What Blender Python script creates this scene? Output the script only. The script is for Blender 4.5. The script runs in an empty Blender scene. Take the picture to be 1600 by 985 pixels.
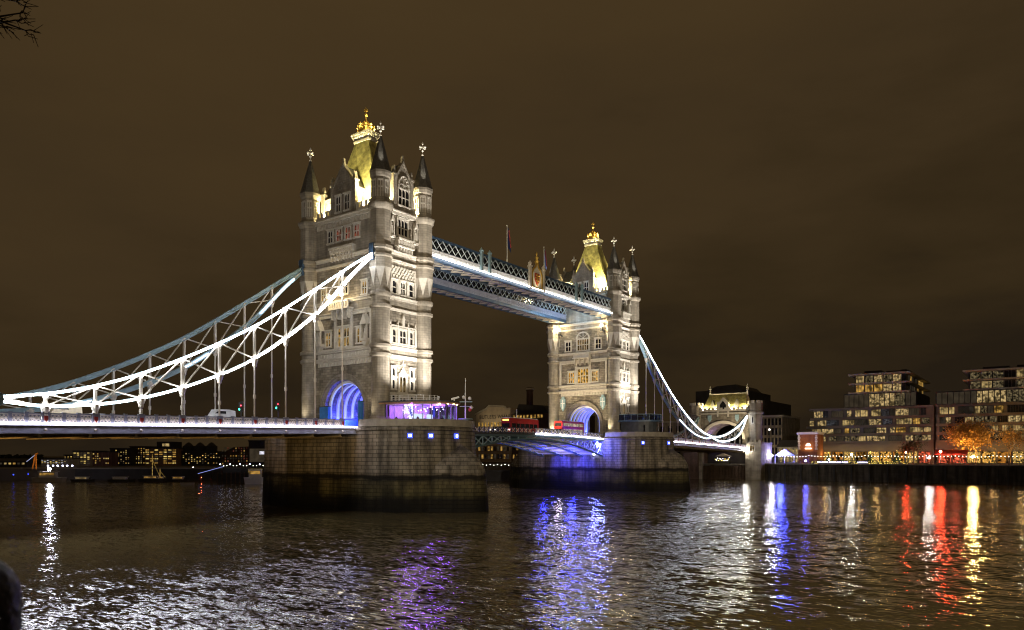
import bpy, bmesh, math, random
from mathutils import Vector, Matrix
random.seed(7)
R = math.radians
S = bpy.context.scene
COL = S.collection

# ------------------------------------------------------------------ camera, sky, exposure
CX, CY, CZ, YAW, FPX, HROW = 101.1, -88.1, 9.0, 0.632, 1160.65, 712.0
cam_d = bpy.data.cameras.new('camera'); cam = bpy.data.objects.new('camera', cam_d); COL.objects.link(cam)
cam.location = (CX, CY, CZ); cam.rotation_euler = (R(90), 0, YAW)
cam_d.sensor_width = 36; cam_d.lens = FPX / 1600 * 36
cam_d.shift_y = (HROW - 492.5) / 1600
cam_d.clip_start = 0.1; cam_d.clip_end = 12000
cam_d.dof.use_dof = True; cam_d.dof.focus_distance = 150; cam_d.dof.aperture_fstop = 2.8
S.camera = cam
FW = Vector((-math.sin(YAW), math.cos(YAW), 0)); RT = Vector((math.cos(YAW), math.sin(YAW), 0))

W = bpy.data.worlds.new('World'); S.world = W; W.use_nodes = True
nt = W.node_tree; nt.nodes.clear()
def nd(tree, typ, **kw):
    n = tree.nodes.new(typ)
    for k, v in kw.items(): setattr(n, k, v)
    return n
o = nd(nt, 'ShaderNodeOutputWorld'); bg = nd(nt, 'ShaderNodeBackground')
tc = nd(nt, 'ShaderNodeTexCoord'); sx = nd(nt, 'ShaderNodeSeparateXYZ')
nt.links.new(tc.outputs['Generated'], sx.inputs[0])
cr = nd(nt, 'ShaderNodeValToRGB')
cr.color_ramp.elements[0].position = 0.0; cr.color_ramp.elements[0].color = (.0195, .0130, .0070, 1)
cr.color_ramp.elements[1].position = 0.75; cr.color_ramp.elements[1].color = (.068, .042, .0165, 1)
e = cr.color_ramp.elements.new(.143); e.color = (.036, .0228, .0095, 1)
e = cr.color_ramp.elements.new(.30); e.color = (.051, .0318, .0136, 1)
e = cr.color_ramp.elements.new(.47); e.color = (.059, .0362, .0146, 1)
dotn = nd(nt, 'ShaderNodeVectorMath', operation='DOT_PRODUCT'); dotn.inputs[1].default_value = (-RT.x * .15, -RT.y * .15, 1.0)
nt.links.new(tc.outputs['Generated'], dotn.inputs[0])
ns = nd(nt, 'ShaderNodeTexNoise'); ns.inputs['Scale'].default_value = 2.6; ns.inputs['Detail'].default_value = 6; ns.inputs['Roughness'].default_value = .55
mp = nd(nt, 'ShaderNodeMapping'); mp.inputs['Scale'].default_value = (1, 1, 3.2)
nt.links.new(tc.outputs['Generated'], mp.inputs[0]); nt.links.new(mp.outputs[0], ns.inputs['Vector'])
ma = nd(nt, 'ShaderNodeMath', operation='MULTIPLY_ADD'); ma.inputs[1].default_value = .62; ma.inputs[2].default_value = -.315
nt.links.new(ns.outputs['Fac'], ma.inputs[0])
ad = nd(nt, 'ShaderNodeMath', operation='ADD'); nt.links.new(dotn.outputs['Value'], ad.inputs[0]); nt.links.new(ma.outputs[0], ad.inputs[1])
nt.links.new(ad.outputs[0], cr.inputs['Fac'])
nt.links.new(cr.outputs['Color'], bg.inputs['Color']); bg.inputs['Strength'].default_value = .91
nt.links.new(bg.outputs[0], o.inputs[0])
S.view_settings.view_transform = 'Standard'; S.view_settings.look = 'None'
S.view_settings.exposure = 0; S.view_settings.gamma = 1
c = S.cycles
c.filter_width = 1.15; c.use_denoising = True; c.max_bounces = 5; c.diffuse_bounces = 2; c.glossy_bounces = 3; c.transmission_bounces = 4
c.transparent_max_bounces = 8; c.caustics_reflective = False; c.caustics_refractive = False
c.sample_clamp_indirect = 4; c.sample_clamp_direct = 0

# ------------------------------------------------------------------ helpers
def at(px, depth, row=None, z=None):
    """a place `depth` metres out along the photograph's column px"""
    p = Vector((CX, CY, CZ)) + FW * depth + RT * ((px - 800) / FPX * depth)
    p.z = CZ + (HROW - row) / FPX * depth if row is not None else (z or 0)
    return p

class MB:
    def __init__(s, off=(0, 0, 0)): s.v = []; s.f = []; s.o = Vector(off)
    def add(s, vs, fs):
        b = len(s.v); s.v += [Vector(v) for v in vs]; s.f += [[i + b for i in f] for f in fs]; return s
    def box(s, x0, x1, y0, y1, z0, z1):
        return s.add([(x0,y0,z0),(x1,y0,z0),(x1,y1,z0),(x0,y1,z0),(x0,y0,z1),(x1,y0,z1),(x1,y1,z1),(x0,y1,z1)],
                     [(3,2,1,0),(4,5,6,7),(0,1,5,4),(1,2,6,5),(2,3,7,6),(3,0,4,7)])
    def cbox(s, cx, cy, cz, sx, sy, sz): return s.box(cx-sx/2, cx+sx/2, cy-sy/2, cy+sy/2, cz-sz/2, cz+sz/2)
    def bar(s, p, q, w, h=None, up=(0, 0, 1)):
        h = h or w; p, q = Vector(p), Vector(q); d = (q - p)
        if d.length < 1e-5: return s
        d.normalize(); u = Vector(up)
        if abs(d.dot(u)) > .98: u = Vector((1, 0, 0)) if abs(d.x) < .9 else Vector((0, 1, 0))
        a = d.cross(u).normalized(); b = a.cross(d).normalized()
        vs = [c_ + a * i * w / 2 + b * j * h / 2 for c_ in (p, q) for i, j in ((-1,-1),(1,-1),(1,1),(-1,1))]
        return s.add(vs, [(3,2,1,0),(4,5,6,7),(0,1,5,4),(1,2,6,5),(2,3,7,6),(3,0,4,7)])
    def prism(s, poly, axis, a0, a1):
        n = len(poly)
        def P(p, a): return {'x': (a, p[0], p[1]), 'y': (p[0], a, p[1]), 'z': (p[0], p[1], a)}[axis]
        return s.add([P(p, a0) for p in poly] + [P(p, a1) for p in poly],
                     [list(range(n))[::-1], list(range(n, 2 * n))] + [(i, (i+1) % n, n+(i+1) % n, n+i) for i in range(n)])
    def lathe(s, prof, cx=0, cy=0, n=8, rot=None):
        rot = math.pi / n if rot is None else rot
        vs, fs = [], []
        for r, z in prof:
            for k in range(n):
                a = rot + 2 * math.pi * k / n; vs.append((cx + r * math.cos(a), cy + r * math.sin(a), z))
        m = len(prof)
        for i in range(m - 1):
            for k in range(n): fs.append((i*n+k, i*n+(k+1) % n, (i+1)*n+(k+1) % n, (i+1)*n+k))
        fs.append(list(range(n))[::-1]); fs.append([(m-1)*n+k for k in range(n)])
        return s.add(vs, fs)
    def sphere(s, c_, r, n=8, m=6, sz=1):
        c_ = Vector(c_)
        prof = [(max(r * math.sin(math.pi * i / m), 1e-3), c_.z - r * sz * math.cos(math.pi * i / m)) for i in range(m + 1)]
        return s.lathe(prof, c_.x, c_.y, n)
    def tube(s, pts, r, n=6, r1=None):
        pts = [Vector(p) for p in pts]; vs, fs = [], []; m = len(pts)
        for i, p in enumerate(pts):
            d = (pts[min(i+1, m-1)] - pts[max(i-1, 0)]).normalized()
            u = Vector((0, 0, 1)) if abs(d.z) < .95 else Vector((1, 0, 0))
            a = d.cross(u).normalized(); b = a.cross(d)
            rr = r if r1 is None else r + (r1 - r) * i / (m - 1)
            for k in range(n):
                t = 2 * math.pi * k / n; vs.append(p + a * rr * math.cos(t) + b * rr * math.sin(t))
        for i in range(m - 1):
            for k in range(n): fs.append((i*n+k, i*n+(k+1) % n, (i+1)*n+(k+1) % n, (i+1)*n+k))
        fs.append(list(range(n))[::-1]); fs.append([(m-1)*n+k for k in range(n)])
        return s.add(vs, fs)
    def sweep(s, yz, x, wx, h, off=0):
        """box section along a path that lies in a plane of constant x; off moves it along the path's normal"""
        m = len(yz); vs, fs = [], []
        for i, (y, z) in enumerate(yz):
            a, b = yz[max(i-1, 0)], yz[min(i+1, m-1)]
            d = Vector((b[0]-a[0], b[1]-a[1])).normalized(); nn = Vector((-d.y, d.x))
            if nn.y < 0: nn = -nn
            for i_, j_ in ((-1,-1),(1,-1),(1,1),(-1,1)):
                q = Vector((y, z)) + nn * (off + j_ * h / 2); vs.append((x + i_ * wx / 2, q.x, q.y))
        for i in range(m - 1):
            for k in range(4): fs.append((i*4+k, i*4+(k+1) % 4, (i+1)*4+(k+1) % 4, (i+1)*4+k))
        fs += [(3,2,1,0), [(m-1)*4+k for k in range(4)]]
        return s.add(vs, fs)
    def build(s, name, mat, parent=None, smooth=False, world=False):
        me = bpy.data.meshes.new(name)
        me.from_pydata([v - s.o for v in s.v], [], s.f)
        bm = bmesh.new(); bm.from_mesh(me); bmesh.ops.recalc_face_normals(bm, faces=bm.faces); bm.to_mesh(me); bm.free()
        me.materials.append(mat)
        if smooth:
            for p in me.polygons: p.use_smooth = True
        ob = bpy.data.objects.new(name, me); COL.objects.link(ob)
        if parent is not None: ob.parent = parent
        return ob

def tag(o_, label=None, cat=None, group=None, kind=None):
    if label: o_['label'] = label
    if cat: o_['category'] = cat
    if group: o_['group'] = group
    if kind: o_['kind'] = kind
    return o_
def thing(name, label, cat, loc=(0, 0, 0), rz=0, group=None):
    e_ = bpy.data.objects.new(name, None); COL.objects.link(e_); e_.location = loc; e_.rotation_euler = (0, 0, rz)
    e_.empty_display_size = .5
    return tag(e_, label, cat, group)
def kids(o_): return [x for x in bpy.data.objects if x.parent is o_]
def copy_tree(src, loc, rz=0, label=None, group=None):
    def rec(o_, par):
        c_ = o_.copy(); COL.objects.link(c_); c_.parent = par
        for ch in list(o_.children): rec(ch, c_)
        return c_
    r_ = rec(src, None); r_.location = loc; r_.rotation_euler = (0, 0, rz)
    if label: r_['label'] = label
    if group: r_['group'] = group
    return r_

# ------------------------------------------------------------------ materials
def P(name, col, rough=.7, metal=0., var=.18, scale=1.2, bump=0., bscale=12, spec=.4, stretch=(1, 1, 1)):
    m = bpy.data.materials.new(name); m.use_nodes = True; t = m.node_tree; b = t.nodes['Principled BSDF']
    b.inputs['Roughness'].default_value = rough; b.inputs['Metallic'].default_value = metal
    b.inputs['Specular IOR Level'].default_value = spec
    tc = nd(t, 'ShaderNodeTexCoord'); mp = nd(t, 'ShaderNodeMapping'); mp.inputs['Scale'].default_value = stretch
    n = nd(t, 'ShaderNodeTexNoise'); n.inputs['Scale'].default_value = scale; n.inputs['Detail'].default_value = 5
    t.links.new(tc.outputs['Object'], mp.inputs[0]); t.links.new(mp.outputs[0], n.inputs['Vector'])
    r = nd(t, 'ShaderNodeValToRGB'); r.color_ramp.elements[0].position = .3; r.color_ramp.elements[1].position = .7
    r.color_ramp.elements[0].color = tuple(v * (1 - var) for v in col) + (1,)
    r.color_ramp.elements[1].color = tuple(min(1, v * (1 + var)) for v in col) + (1,)
    t.links.new(n.outputs['Fac'], r.inputs['Fac']); t.links.new(r.outputs['Color'], b.inputs['Base Color'])
    if bump:
        n2 = nd(t, 'ShaderNodeTexNoise'); n2.inputs['Scale'].default_value = bscale; n2.inputs['Detail'].default_value = 3
        bp = nd(t, 'ShaderNodeBump'); bp.inputs['Strength'].default_value = bump; bp.inputs['Distance'].default_value = .05
        t.links.new(tc.outputs['Object'], n2.inputs['Vector']); t.links.new(n2.outputs['Fac'], bp.inputs['Height'])
        t.links.new(bp.outputs[0], b.inputs['Normal'])
    return m
def EM(name, col, st, sample=True, noise=0., nscale=1.5):
    m = bpy.data.materials.new(name); m.use_nodes = True; t = m.node_tree; t.nodes.clear()
    o_ = nd(t, 'ShaderNodeOutputMaterial'); e_ = nd(t, 'ShaderNodeEmission')
    e_.inputs['Color'].default_value = tuple(col) + (1,); e_.inputs['Strength'].default_value = st
    if noise:
        tc = nd(t, 'ShaderNodeTexCoord'); n = nd(t, 'ShaderNodeTexNoise'); n.inputs['Scale'].default_value = nscale; n.inputs['Detail'].default_value = 4
        r = nd(t, 'ShaderNodeValToRGB'); r.color_ramp.elements[0].position = .40; r.color_ramp.elements[1].position = .66
        r.color_ramp.elements[0].color = (1 - noise,) * 3 + (1,); r.color_ramp.elements[1].color = (1.25,) * 3 + (1,)
        mu = nd(t, 'ShaderNodeMath', operation='MULTIPLY'); mu.inputs[1].default_value = st
        t.links.new(tc.outputs['Object'], n.inputs['Vector']); t.links.new(n.outputs['Fac'], r.inputs['Fac'])
        t.links.new(r.outputs['Color'], mu.inputs[0]); t.links.new(mu.outputs[0], e_.inputs['Strength'])
    t.links.new(e_.outputs[0], o_.inputs[0])
    if not sample: m.cycles.emission_sampling = 'NONE'
    return m
def STONE(name, c1, c2, bw=1.1, bh=.42, mort=.5, bump=.5, stain=.35, tide=False, msize=.02):
    m = bpy.data.materials.new(name); m.use_nodes = True; t = m.node_tree; b = t.nodes['Principled BSDF']
    L = t.links.new; b.inputs['Roughness'].default_value = .85; b.inputs['Specular IOR Level'].default_value = .25
    tc = nd(t, 'ShaderNodeTexCoord'); s_ = nd(t, 'ShaderNodeSeparateXYZ'); L(tc.outputs['Object'], s_.inputs[0])
    u = nd(t, 'ShaderNodeMath', operation='MULTIPLY_ADD'); u.inputs[1].default_value = 1.07; L(s_.outputs['Y'], u.inputs[0])
    u0 = nd(t, 'ShaderNodeMath', operation='MULTIPLY'); u0.inputs[1].default_value = .93; L(s_.outputs['X'], u0.inputs[0]); L(u0.outputs[0], u.inputs[2])
    cv = nd(t, 'ShaderNodeCombineXYZ'); L(u.outputs[0], cv.inputs[0]); L(s_.outputs['Z'], cv.inputs[1])
    br = nd(t, 'ShaderNodeTexBrick'); L(cv.outputs[0], br.inputs['Vector'])
    br.inputs['Scale'].default_value = 1; br.inputs['Brick Width'].default_value = bw; br.inputs['Row Height'].default_value = bh
    br.inputs['Mortar Size'].default_value = msize; br.inputs['Mortar Smooth'].default_value = .3; br.inputs['Bias'].default_value = 0
    br.inputs['Color1'].default_value = tuple(c1) + (1,); br.inputs['Color2'].default_value = tuple(c2) + (1,)
    br.inputs['Mortar'].default_value = tuple(v * mort for v in c1) + (1,)
    # broad weathering and vertical rain streaks
    mp = nd(t, 'ShaderNodeMapping'); mp.inputs['Scale'].default_value = (.9, .9, .1); L(tc.outputs['Object'], mp.inputs[0])
    n1 = nd(t, 'ShaderNodeTexNoise'); n1.inputs['Scale'].default_value = 1; n1.inputs['Detail'].default_value = 6; L(mp.outputs[0], n1.inputs['Vector'])
    r1 = nd(t, 'ShaderNodeValToRGB'); r1.color_ramp.elements[0].position = .35; r1.color_ramp.elements[1].position = .62
    r1.color_ramp.elements[0].color = (1 - stain,) * 3 + (1,); r1.color_ramp.elements[1].color = (1, 1, 1, 1); L(n1.outputs['Fac'], r1.inputs['Fac'])
    mx = nd(t, 'ShaderNodeMix', data_type='RGBA', blend_type='MULTIPLY'); mx.inputs['Factor'].default_value = 1
    L(br.outputs['Color'], mx.inputs[6]); L(r1.outputs['Color'], mx.inputs[7])
    n2 = nd(t, 'ShaderNodeTexNoise'); n2.inputs['Scale'].default_value = .5; n2.inputs['Detail'].default_value = 8; L(tc.outputs['Object'], n2.inputs['Vector'])
    r2 = nd(t, 'ShaderNodeValToRGB'); r2.color_ramp.elements[0].position = .3; r2.color_ramp.elements[1].position = .7
    r2.color_ramp.elements[0].color = (.72, .70, .66, 1); r2.color_ramp.elements[1].color = (1.1, 1.08, 1.04, 1); L(n2.outputs['Fac'], r2.inputs['Fac'])
    mx2 = nd(t, 'ShaderNodeMix', data_type='RGBA', blend_type='MULTIPLY'); mx2.inputs['Factor'].default_value = 1
    L(mx.outputs[2], mx2.inputs[6]); L(r2.outputs['Color'], mx2.inputs[7]); out = mx2.outputs[2]
    if tide:   # weed and slime left by the tide: its edge wavers with height
        n3 = nd(t, 'ShaderNodeTexNoise'); n3.inputs['Scale'].default_value = .35; n3.inputs['Detail'].default_value = 7; L(tc.outputs['Object'], n3.inputs['Vector'])
        zz = nd(t, 'ShaderNodeMath', operation='MULTIPLY_ADD'); zz.inputs[1].default_value = 1.1; L(n3.outputs['Fac'], zz.inputs[0]); L(s_.outputs['Z'], zz.inputs[2])
        mr = nd(t, 'ShaderNodeMapRange'); mr.inputs['From Min'].default_value = 0; mr.inputs['From Max'].default_value = 9.6; L(zz.outputs[0], mr.inputs['Value'])
        r3 = nd(t, 'ShaderNodeValToRGB'); el = r3.color_ramp.elements
        el[0].position = .12; el[0].color = (.05, .047, .035, 1); el[1].position = .72; el[1].color = (1, 1, 1, 1)
        for p_, c_ in ((.27, (.07, .066, .045)), (.34, (.32, .32, .17)), (.52, (.48, .46, .28)), (.58, (.40, .38, .25)), (.605, (.09, .085, .07)), (.66, (.12, .11, .09)), (.685, (.75, .72, .66))):
            x_ = el.new(p_); x_.color = c_ + (1,)
        L(mr.outputs[0], r3.inputs['Fac'])
        n5 = nd(t, 'ShaderNodeTexNoise'); n5.inputs['Scale'].default_value = .12; n5.inputs['Detail'].default_value = 5; L(tc.outputs['Object'], n5.inputs['Vector'])
        m5 = nd(t, 'ShaderNodeMapRange'); m5.inputs['From Min'].default_value = .46; m5.inputs['From Max'].default_value = .58; m5.inputs['To Min'].default_value = .16; L(n5.outputs['Fac'], m5.inputs['Value'])
        h5 = nd(t, 'ShaderNodeMapRange'); h5.inputs['From Min'].default_value = 4.9; h5.inputs['From Max'].default_value = 5.6; h5.inputs['To Max'].default_value = 1.0; L(s_.outputs['Z'], h5.inputs['Value'])
        mm = nd(t, 'ShaderNodeMath', operation='MAXIMUM'); L(m5.outputs[0], mm.inputs[0]); L(h5.outputs[0], mm.inputs[1])
        mx5 = nd(t, 'ShaderNodeMix', data_type='RGBA', blend_type='MULTIPLY'); mx5.inputs['Factor'].default_value = 1
        L(out, mx5.inputs[6]); L(mm.outputs[0], mx5.inputs[7]); out = mx5.outputs[2]
        mx3 = nd(t, 'ShaderNodeMix', data_type='RGBA', blend_type='MULTIPLY'); mx3.inputs['Factor'].default_value = 1
        L(out, mx3.inputs[6]); L(r3.outputs['Color'], mx3.inputs[7]); out = mx3.outputs[2]
    L(out, b.inputs['Base Color'])
    ad = nd(t, 'ShaderNodeMath', operation='MULTIPLY_ADD'); ad.inputs[1].default_value = -1.0; L(br.outputs['Fac'], ad.inputs[0])
    n4 = nd(t, 'ShaderNodeTexNoise'); n4.inputs['Scale'].default_value = 3.2; n4.inputs['Detail'].default_value = 5; L(tc.outputs['Object'], n4.inputs['Vector']); L(n4.outputs['Fac'], ad.inputs[2])
    bp = nd(t, 'ShaderNodeBump'); bp.inputs['Strength'].default_value = bump; bp.inputs['Distance'].default_value = .09
    L(ad.outputs[0], bp.inputs['Height']); L(bp.outputs[0], b.inputs['Normal'])
    return m
def GLASS(name, tint=(.75, .8, .85), refl=.12):
    m = bpy.data.materials.new(name); m.use_nodes = True; t = m.node_tree; t.nodes.clear()
    o_ = nd(t, 'ShaderNodeOutputMaterial'); tr = nd(t, 'ShaderNodeBsdfTransparent'); tr.inputs[0].default_value = tuple(tint) + (1,)
    g = nd(t, 'ShaderNodeBsdfGlossy'); g.inputs['Roughness'].default_value = .05
    mx = nd(t, 'ShaderNodeMixShader'); mx.inputs[0].default_value = refl
    t.links.new(tr.outputs[0], mx.inputs[1]); t.links.new(g.outputs[0], mx.inputs[2]); t.links.new(mx.outputs[0], o_.inputs[0])
    return m
M = {}
M['stone'] = STONE('portland_stone', (.41, .37, .31), (.335, .305, .255), mort=.55, msize=.022)
M['trim'] = P('dressed_stone', (.54, .50, .43), .8, var=.12, scale=2, bump=.3, bscale=6)
M['rough'] = STONE('rubble_stone', (.38, .34, .28), (.215, .19, .155), bw=.9, bh=.45, mort=.42, bump=1.0, msize=.03)
M['pier'] = STONE('pier_granite', (.27, .235, .185), (.21, .185, .145), bw=1.6, bh=.62, mort=.3, bump=.9, stain=.65, tide=True, msize=.045)
M['coping'] = P('coping_granite', (.28, .25, .2), .85, bump=.3)
M['slate'] = P('mossy_slate', (.45, .41, .155), .75, var=.45, scale=1.4, bump=.6, bscale=5)
M['spire'] = P('spire_slate', (.10, .095, .085), .7, var=.35, scale=3, bump=.5, bscale=8)
M['gold'] = P('gilding', (.95, .62, .14), .38, metal=.75, var=.1)
M['finial'] = P('pale_stone_finial', (.84, .80, .70), .6)
M['blue'] = P('pale_blue_paint', (.30, .43, .48), .45, var=.12)
M['dblue'] = P('dark_blue_paint', (.055, .10, .17), .4, var=.2)
M['cream'] = P('cream_paint', (.74, .68, .58), .5, var=.08)
M['white'] = P('white_paint', (.80, .80, .80), .5, var=.05)
M['greyblue'] = P('grey_blue_paint', (.30, .31, .38), .5, var=.15)
M['steel'] = P('dark_steel', (.045, .05, .055), .5, var=.3)
M['red'] = P('red_paint', (.42, .05, .035), .4, var=.1)
M['glass'] = P('dark_window_glass', (.018, .018, .02), .12, var=.3, spec=.6)
M['pane_clear'] = GLASS('clear_glass')
M['asphalt'] = P('asphalt', (.05, .05, .052), .85)
M['wlit'] = EM('window_glow_amber', (1, .62, .18), .42, False, .95, 1.3)
M['wdim'] = EM('window_glow_dim', (1, .66, .28), .22, False, .8, 1.3)
M['wred'] = EM('window_glow_red', (1, .25, .14), .2, False, .95, 1.2)
M['led'] = EM('led_white', (.92, .94, 1.0), 48)
M['ledw'] = EM('led_walkway', (1, .96, .90), 22)
M['led2'] = EM('led_cool', (.80, .88, 1.0), 10)
M['leddeck'] = EM('led_lilac', (.84, .80, 1.0), 22)
M['ledblue'] = EM('led_blue', (.12, .14, 1.0), 5)
M['lampw'] = EM('lamp_warm', (1, .78, .42), 30)
M['lampc'] = EM('lamp_white', (1, .95, .85), 30)

def spot(name, loc, aim, power, col=(1, .95, .85), ang=60, blend=.6, rad=.3):
    l = bpy.data.lights.new(name, 'SPOT'); l.energy = power; l.color = col; l.spot_size = R(ang); l.spot_blend = blend; l.shadow_soft_size = rad
    ob = bpy.data.objects.new(name, l); COL.objects.link(ob); ob.location = loc
    ob.rotation_euler = (Vector(aim) - Vector(loc)).to_track_quat('-Z', 'Y').to_euler(); return ob
def point(name, loc, power, col=(1, .9, .7), rad=.25):
    l = bpy.data.lights.new(name, 'POINT'); l.energy = power; l.color = col; l.shadow_soft_size = rad
    ob = bpy.data.objects.new(name, l); COL.objects.link(ob); ob.location = loc; return ob
# ------------------------------------------------------------------ water and ground
def water_mat():
    m = bpy.data.materials.new('river_water'); m.use_nodes = True; t = m.node_tree; L = t.links.new; b = t.nodes['Principled BSDF']
    b.inputs['Base Color'].default_value = (.11, .084, .036, 1); b.inputs['Roughness'].default_value = .10; b.inputs['IOR'].default_value = 1.33
    b.inputs['Specular IOR Level'].default_value = .75
    tc = nd(t, 'ShaderNodeTexCoord'); tot = None
    # wind ripples: each layer tilts the surface by its own slope, whatever the distance it is seen from
    for sc, amp, det, rot in ((.16, .13, 2, .60), (.75, .33, 2, .70), (3.2, .50, 1.2, .5), (7.5, .08, 0, .65)):
        mp = nd(t, 'ShaderNodeMapping'); mp.inputs['Rotation'].default_value = (0, 0, -rot); mp.inputs['Scale'].default_value = (.38, 1, 1)
        L(tc.outputs['Object'], mp.inputs[0])
        n = nd(t, 'ShaderNodeTexNoise'); n.inputs['Scale'].default_value = sc; n.inputs['Detail'].default_value = det; L(mp.outputs[0], n.inputs['Vector'])
        s1 = nd(t, 'ShaderNodeVectorMath', operation='SUBTRACT'); L(n.outputs['Color'], s1.inputs[0]); s1.inputs[1].default_value = (.5, .5, .5)
        s2 = nd(t, 'ShaderNodeVectorMath', operation='MULTIPLY'); L(s1.outputs[0], s2.inputs[0]); s2.inputs[1].default_value = (amp, amp, 0)
        if tot is None: tot = s2.outputs[0]
        else:
            s3 = nd(t, 'ShaderNodeVectorMath', operation='ADD'); L(tot, s3.inputs[0]); L(s2.outputs[0], s3.inputs[1]); tot = s3.outputs[0]
    pn = nd(t, 'ShaderNodeTexNoise'); pn.inputs['Scale'].default_value = .020; pn.inputs['Detail'].default_value = 3; L(tc.outputs['Object'], pn.inputs['Vector'])
    pr_ = nd(t, 'ShaderNodeMapRange'); pr_.inputs['From Min'].default_value = .38; pr_.inputs['From Max'].default_value = .62
    pr_.inputs['To Min'].default_value = .55; pr_.inputs['To Max'].default_value = 1.15; L(pn.outputs['Fac'], pr_.inputs['Value'])
    sc_ = nd(t, 'ShaderNodeVectorMath', operation='SCALE'); L(tot, sc_.inputs[0]); L(pr_.outputs[0], sc_.inputs['Scale'])
    up = nd(t, 'ShaderNodeVectorMath', operation='ADD'); L(sc_.outputs[0], up.inputs[0]); up.inputs[1].default_value = (0, 0, 1)
    nz = nd(t, 'ShaderNodeVectorMath', operation='NORMALIZE'); L(up.outputs[0], nz.inputs[0]); L(nz.outputs[0], b.inputs['Normal'])
    return m
w = MB(); w.add([(-3500, -400, 0), (2500, -400, 0), (2500, 1500, 0), (-3500, 1500, 0)], [(0, 1, 2, 3)])
tag(w.build('river_water', water_mat()), kind='structure')
paving = P('paving', (.16, .145, .12), .85, var=.25, scale=.5)
earth = P('dark_ground', (.07, .06, .05), .9, var=.3, scale=.1)
QZ = 5.8
g = MB(); g.prism([(-100, 187.5), (400, 187.5), (2500, 260), (2500, 3500), (-3500, 3500), (-3500, 900), (-420, 330), (-150, 215)], 'z', -4, QZ)
tag(g.build('south_bank_ground', paving), kind='structure')
pts = [at(c_, d_) for c_, d_ in ((430, 300), (350, 292), (240, 285), (120, 275), (-60, 262), (-400, 300))]
g = MB(); g.prism([(p.x, p.y) for p in pts] + [(-900, 60), (-3000, 900), (-900, 900), (-420, 420)], 'z', -4, 4.2)
tag(g.build('east_bank_ground', earth), kind='structure')
g = MB(); g.prism([(-300, -97), (-12, -97), (80, -94), (104, -86.2), (400, -60), (900, -100), (900, -390), (-300, -390)], 'z', -4, 7.35)
tag(g.build('north_bank_ground', paving), kind='structure')

# ------------------------------------------------------------------ bridge piers
def stadium(xc, r, n=18):
    return [(xc + r * math.cos(a), r * math.sin(a)) for a in [R(-90 + 180 * i / n) for i in range(n + 1)]] + \
           [(-xc + r * math.cos(a), r * math.sin(a)) for a in [R(90 + 180 * i / n) for i in range(n + 1)]]
def loft(mb, loops):
    n = len(loops[0]); vs = [p for l in loops for p in l]; fs = []
    for i in range(len(loops) - 1):
        for k in range(n): fs.append((i*n+k, i*n+(k+1) % n, (i+1)*n+(k+1) % n, (i+1)*n+k))
    fs.append(list(range(n))[::-1]); fs.append([(len(loops)-1)*n+k for k in range(n)])
    return mb.add(vs, fs)
PXC, PR = 11.8, 10.5
def pier(yc, label, marks):
    t = thing('bridge_pier', label, 'bridge pier', (0, yc, 0), 0, 'stone piers in the river')
    mb = MB()
    loft(mb, [[(x, y, z) for x, y in stadium(PXC, r)] for r, z in ((PR + .75, -3), (PR + .55, 2), (PR + .1, 12.9), (PR + .35, 13.05), (PR + .35, 13.35), (PR, 13.5), (PR, 13.75))])
    mb.build('masonry', M['pier'], t)
    cps = {1: MB(), -1: MB()}   # parapet wall with coping, open where the roadway crosses
    ring_o = stadium(PXC, PR + .02); ring_i = stadium(PXC, PR - .55)
    for i in range(len(ring_o)):
        j = (i + 1) % len(ring_o); a, b_, c_, d_ = ring_o[i], ring_o[j], ring_i[j], ring_i[i]
        if abs(a[0]) < 12.5 and abs(b_[0]) < 12.5 and abs(a[1]) > 9:   # the straight sides: leave a gap for the road
            sy = 1 if a[1] > 0 else -1
            for x0, x1 in ((-PXC, -9.6), (9.6, PXC)): cps[1 if x0 > 0 else -1].box(x0, x1, min(sy*(PR-.55), sy*(PR+.02)), max(sy*(PR-.55), sy*(PR+.02)), 13.7, 14.85)
            continue
        cps[1 if a[0] + b_[0] > 0 else -1].add([(*a, 13.7), (*b_, 13.7), (*c_, 13.7), (*d_, 13.7), (*a, 14.85), (*b_, 14.85), (*c_, 14.85), (*d_, 14.85)],
               [(0,1,2,3), (4,5,6,7), (0,1,5,4), (1,2,6,5), (2,3,7,6), (3,0,4,7)])
    for cp in cps.values(): cp.build('parapet', M['coping'], t)
    for sx in (1, -1):
        cw = MB(); loops = []
        for z, tip, hw in ((-3, 27.9, 9.6), (3, 27.5, 9.2), (6.3, 27.1, 8.8), (7.4, 26.7, 8.3), (8.4, 26.0, 7.3), (9.4, 24.9, 5.8), (10.2, 23.6, 4.0), (10.8, 22.6, 2.0)):
            lp = []
            for i in range(-10, 11):
                v = i / 10; lp.append((sx * (14 + (tip - 14) * (1 - abs(v) ** 1.7)), hw * v, z))
            loops.append(lp)
        loft(cw, loops); cw.build('cutwater', M['pier'], t)
    for th in marks:
        a = R(th); px, py = PXC + (PR + .22) * math.cos(a), (PR + .22) * math.sin(a)
        fr = MB(); d = Vector((math.cos(a), math.sin(a), 0)); tt = Vector((-d.y, d.x, 0))
        c_ = Vector((px, py, 12.15)); fr.bar(c_ - d * .14, c_ + d * .14, .78, .78); f_ = fr.build('marker_light', M['blueglow'], t)
        ins = MB(); 
        c2 = c_ + d * .15
        ins.bar(c2 - tt * .15 - Vector((0, 0, .22)), c2 - tt * .15 + Vector((0, 0, .22)), .08, .05, d)
        ins.bar(c2 + tt * .15 - Vector((0, 0, .22)), c2 + tt * .15 + Vector((0, 0, .22)), .08, .05, d); ins.bar(c2 - tt * .15, c2 + tt * .15, .08, .05, d)
        ins.build('tube', M['led2'], f_)
    return t
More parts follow.
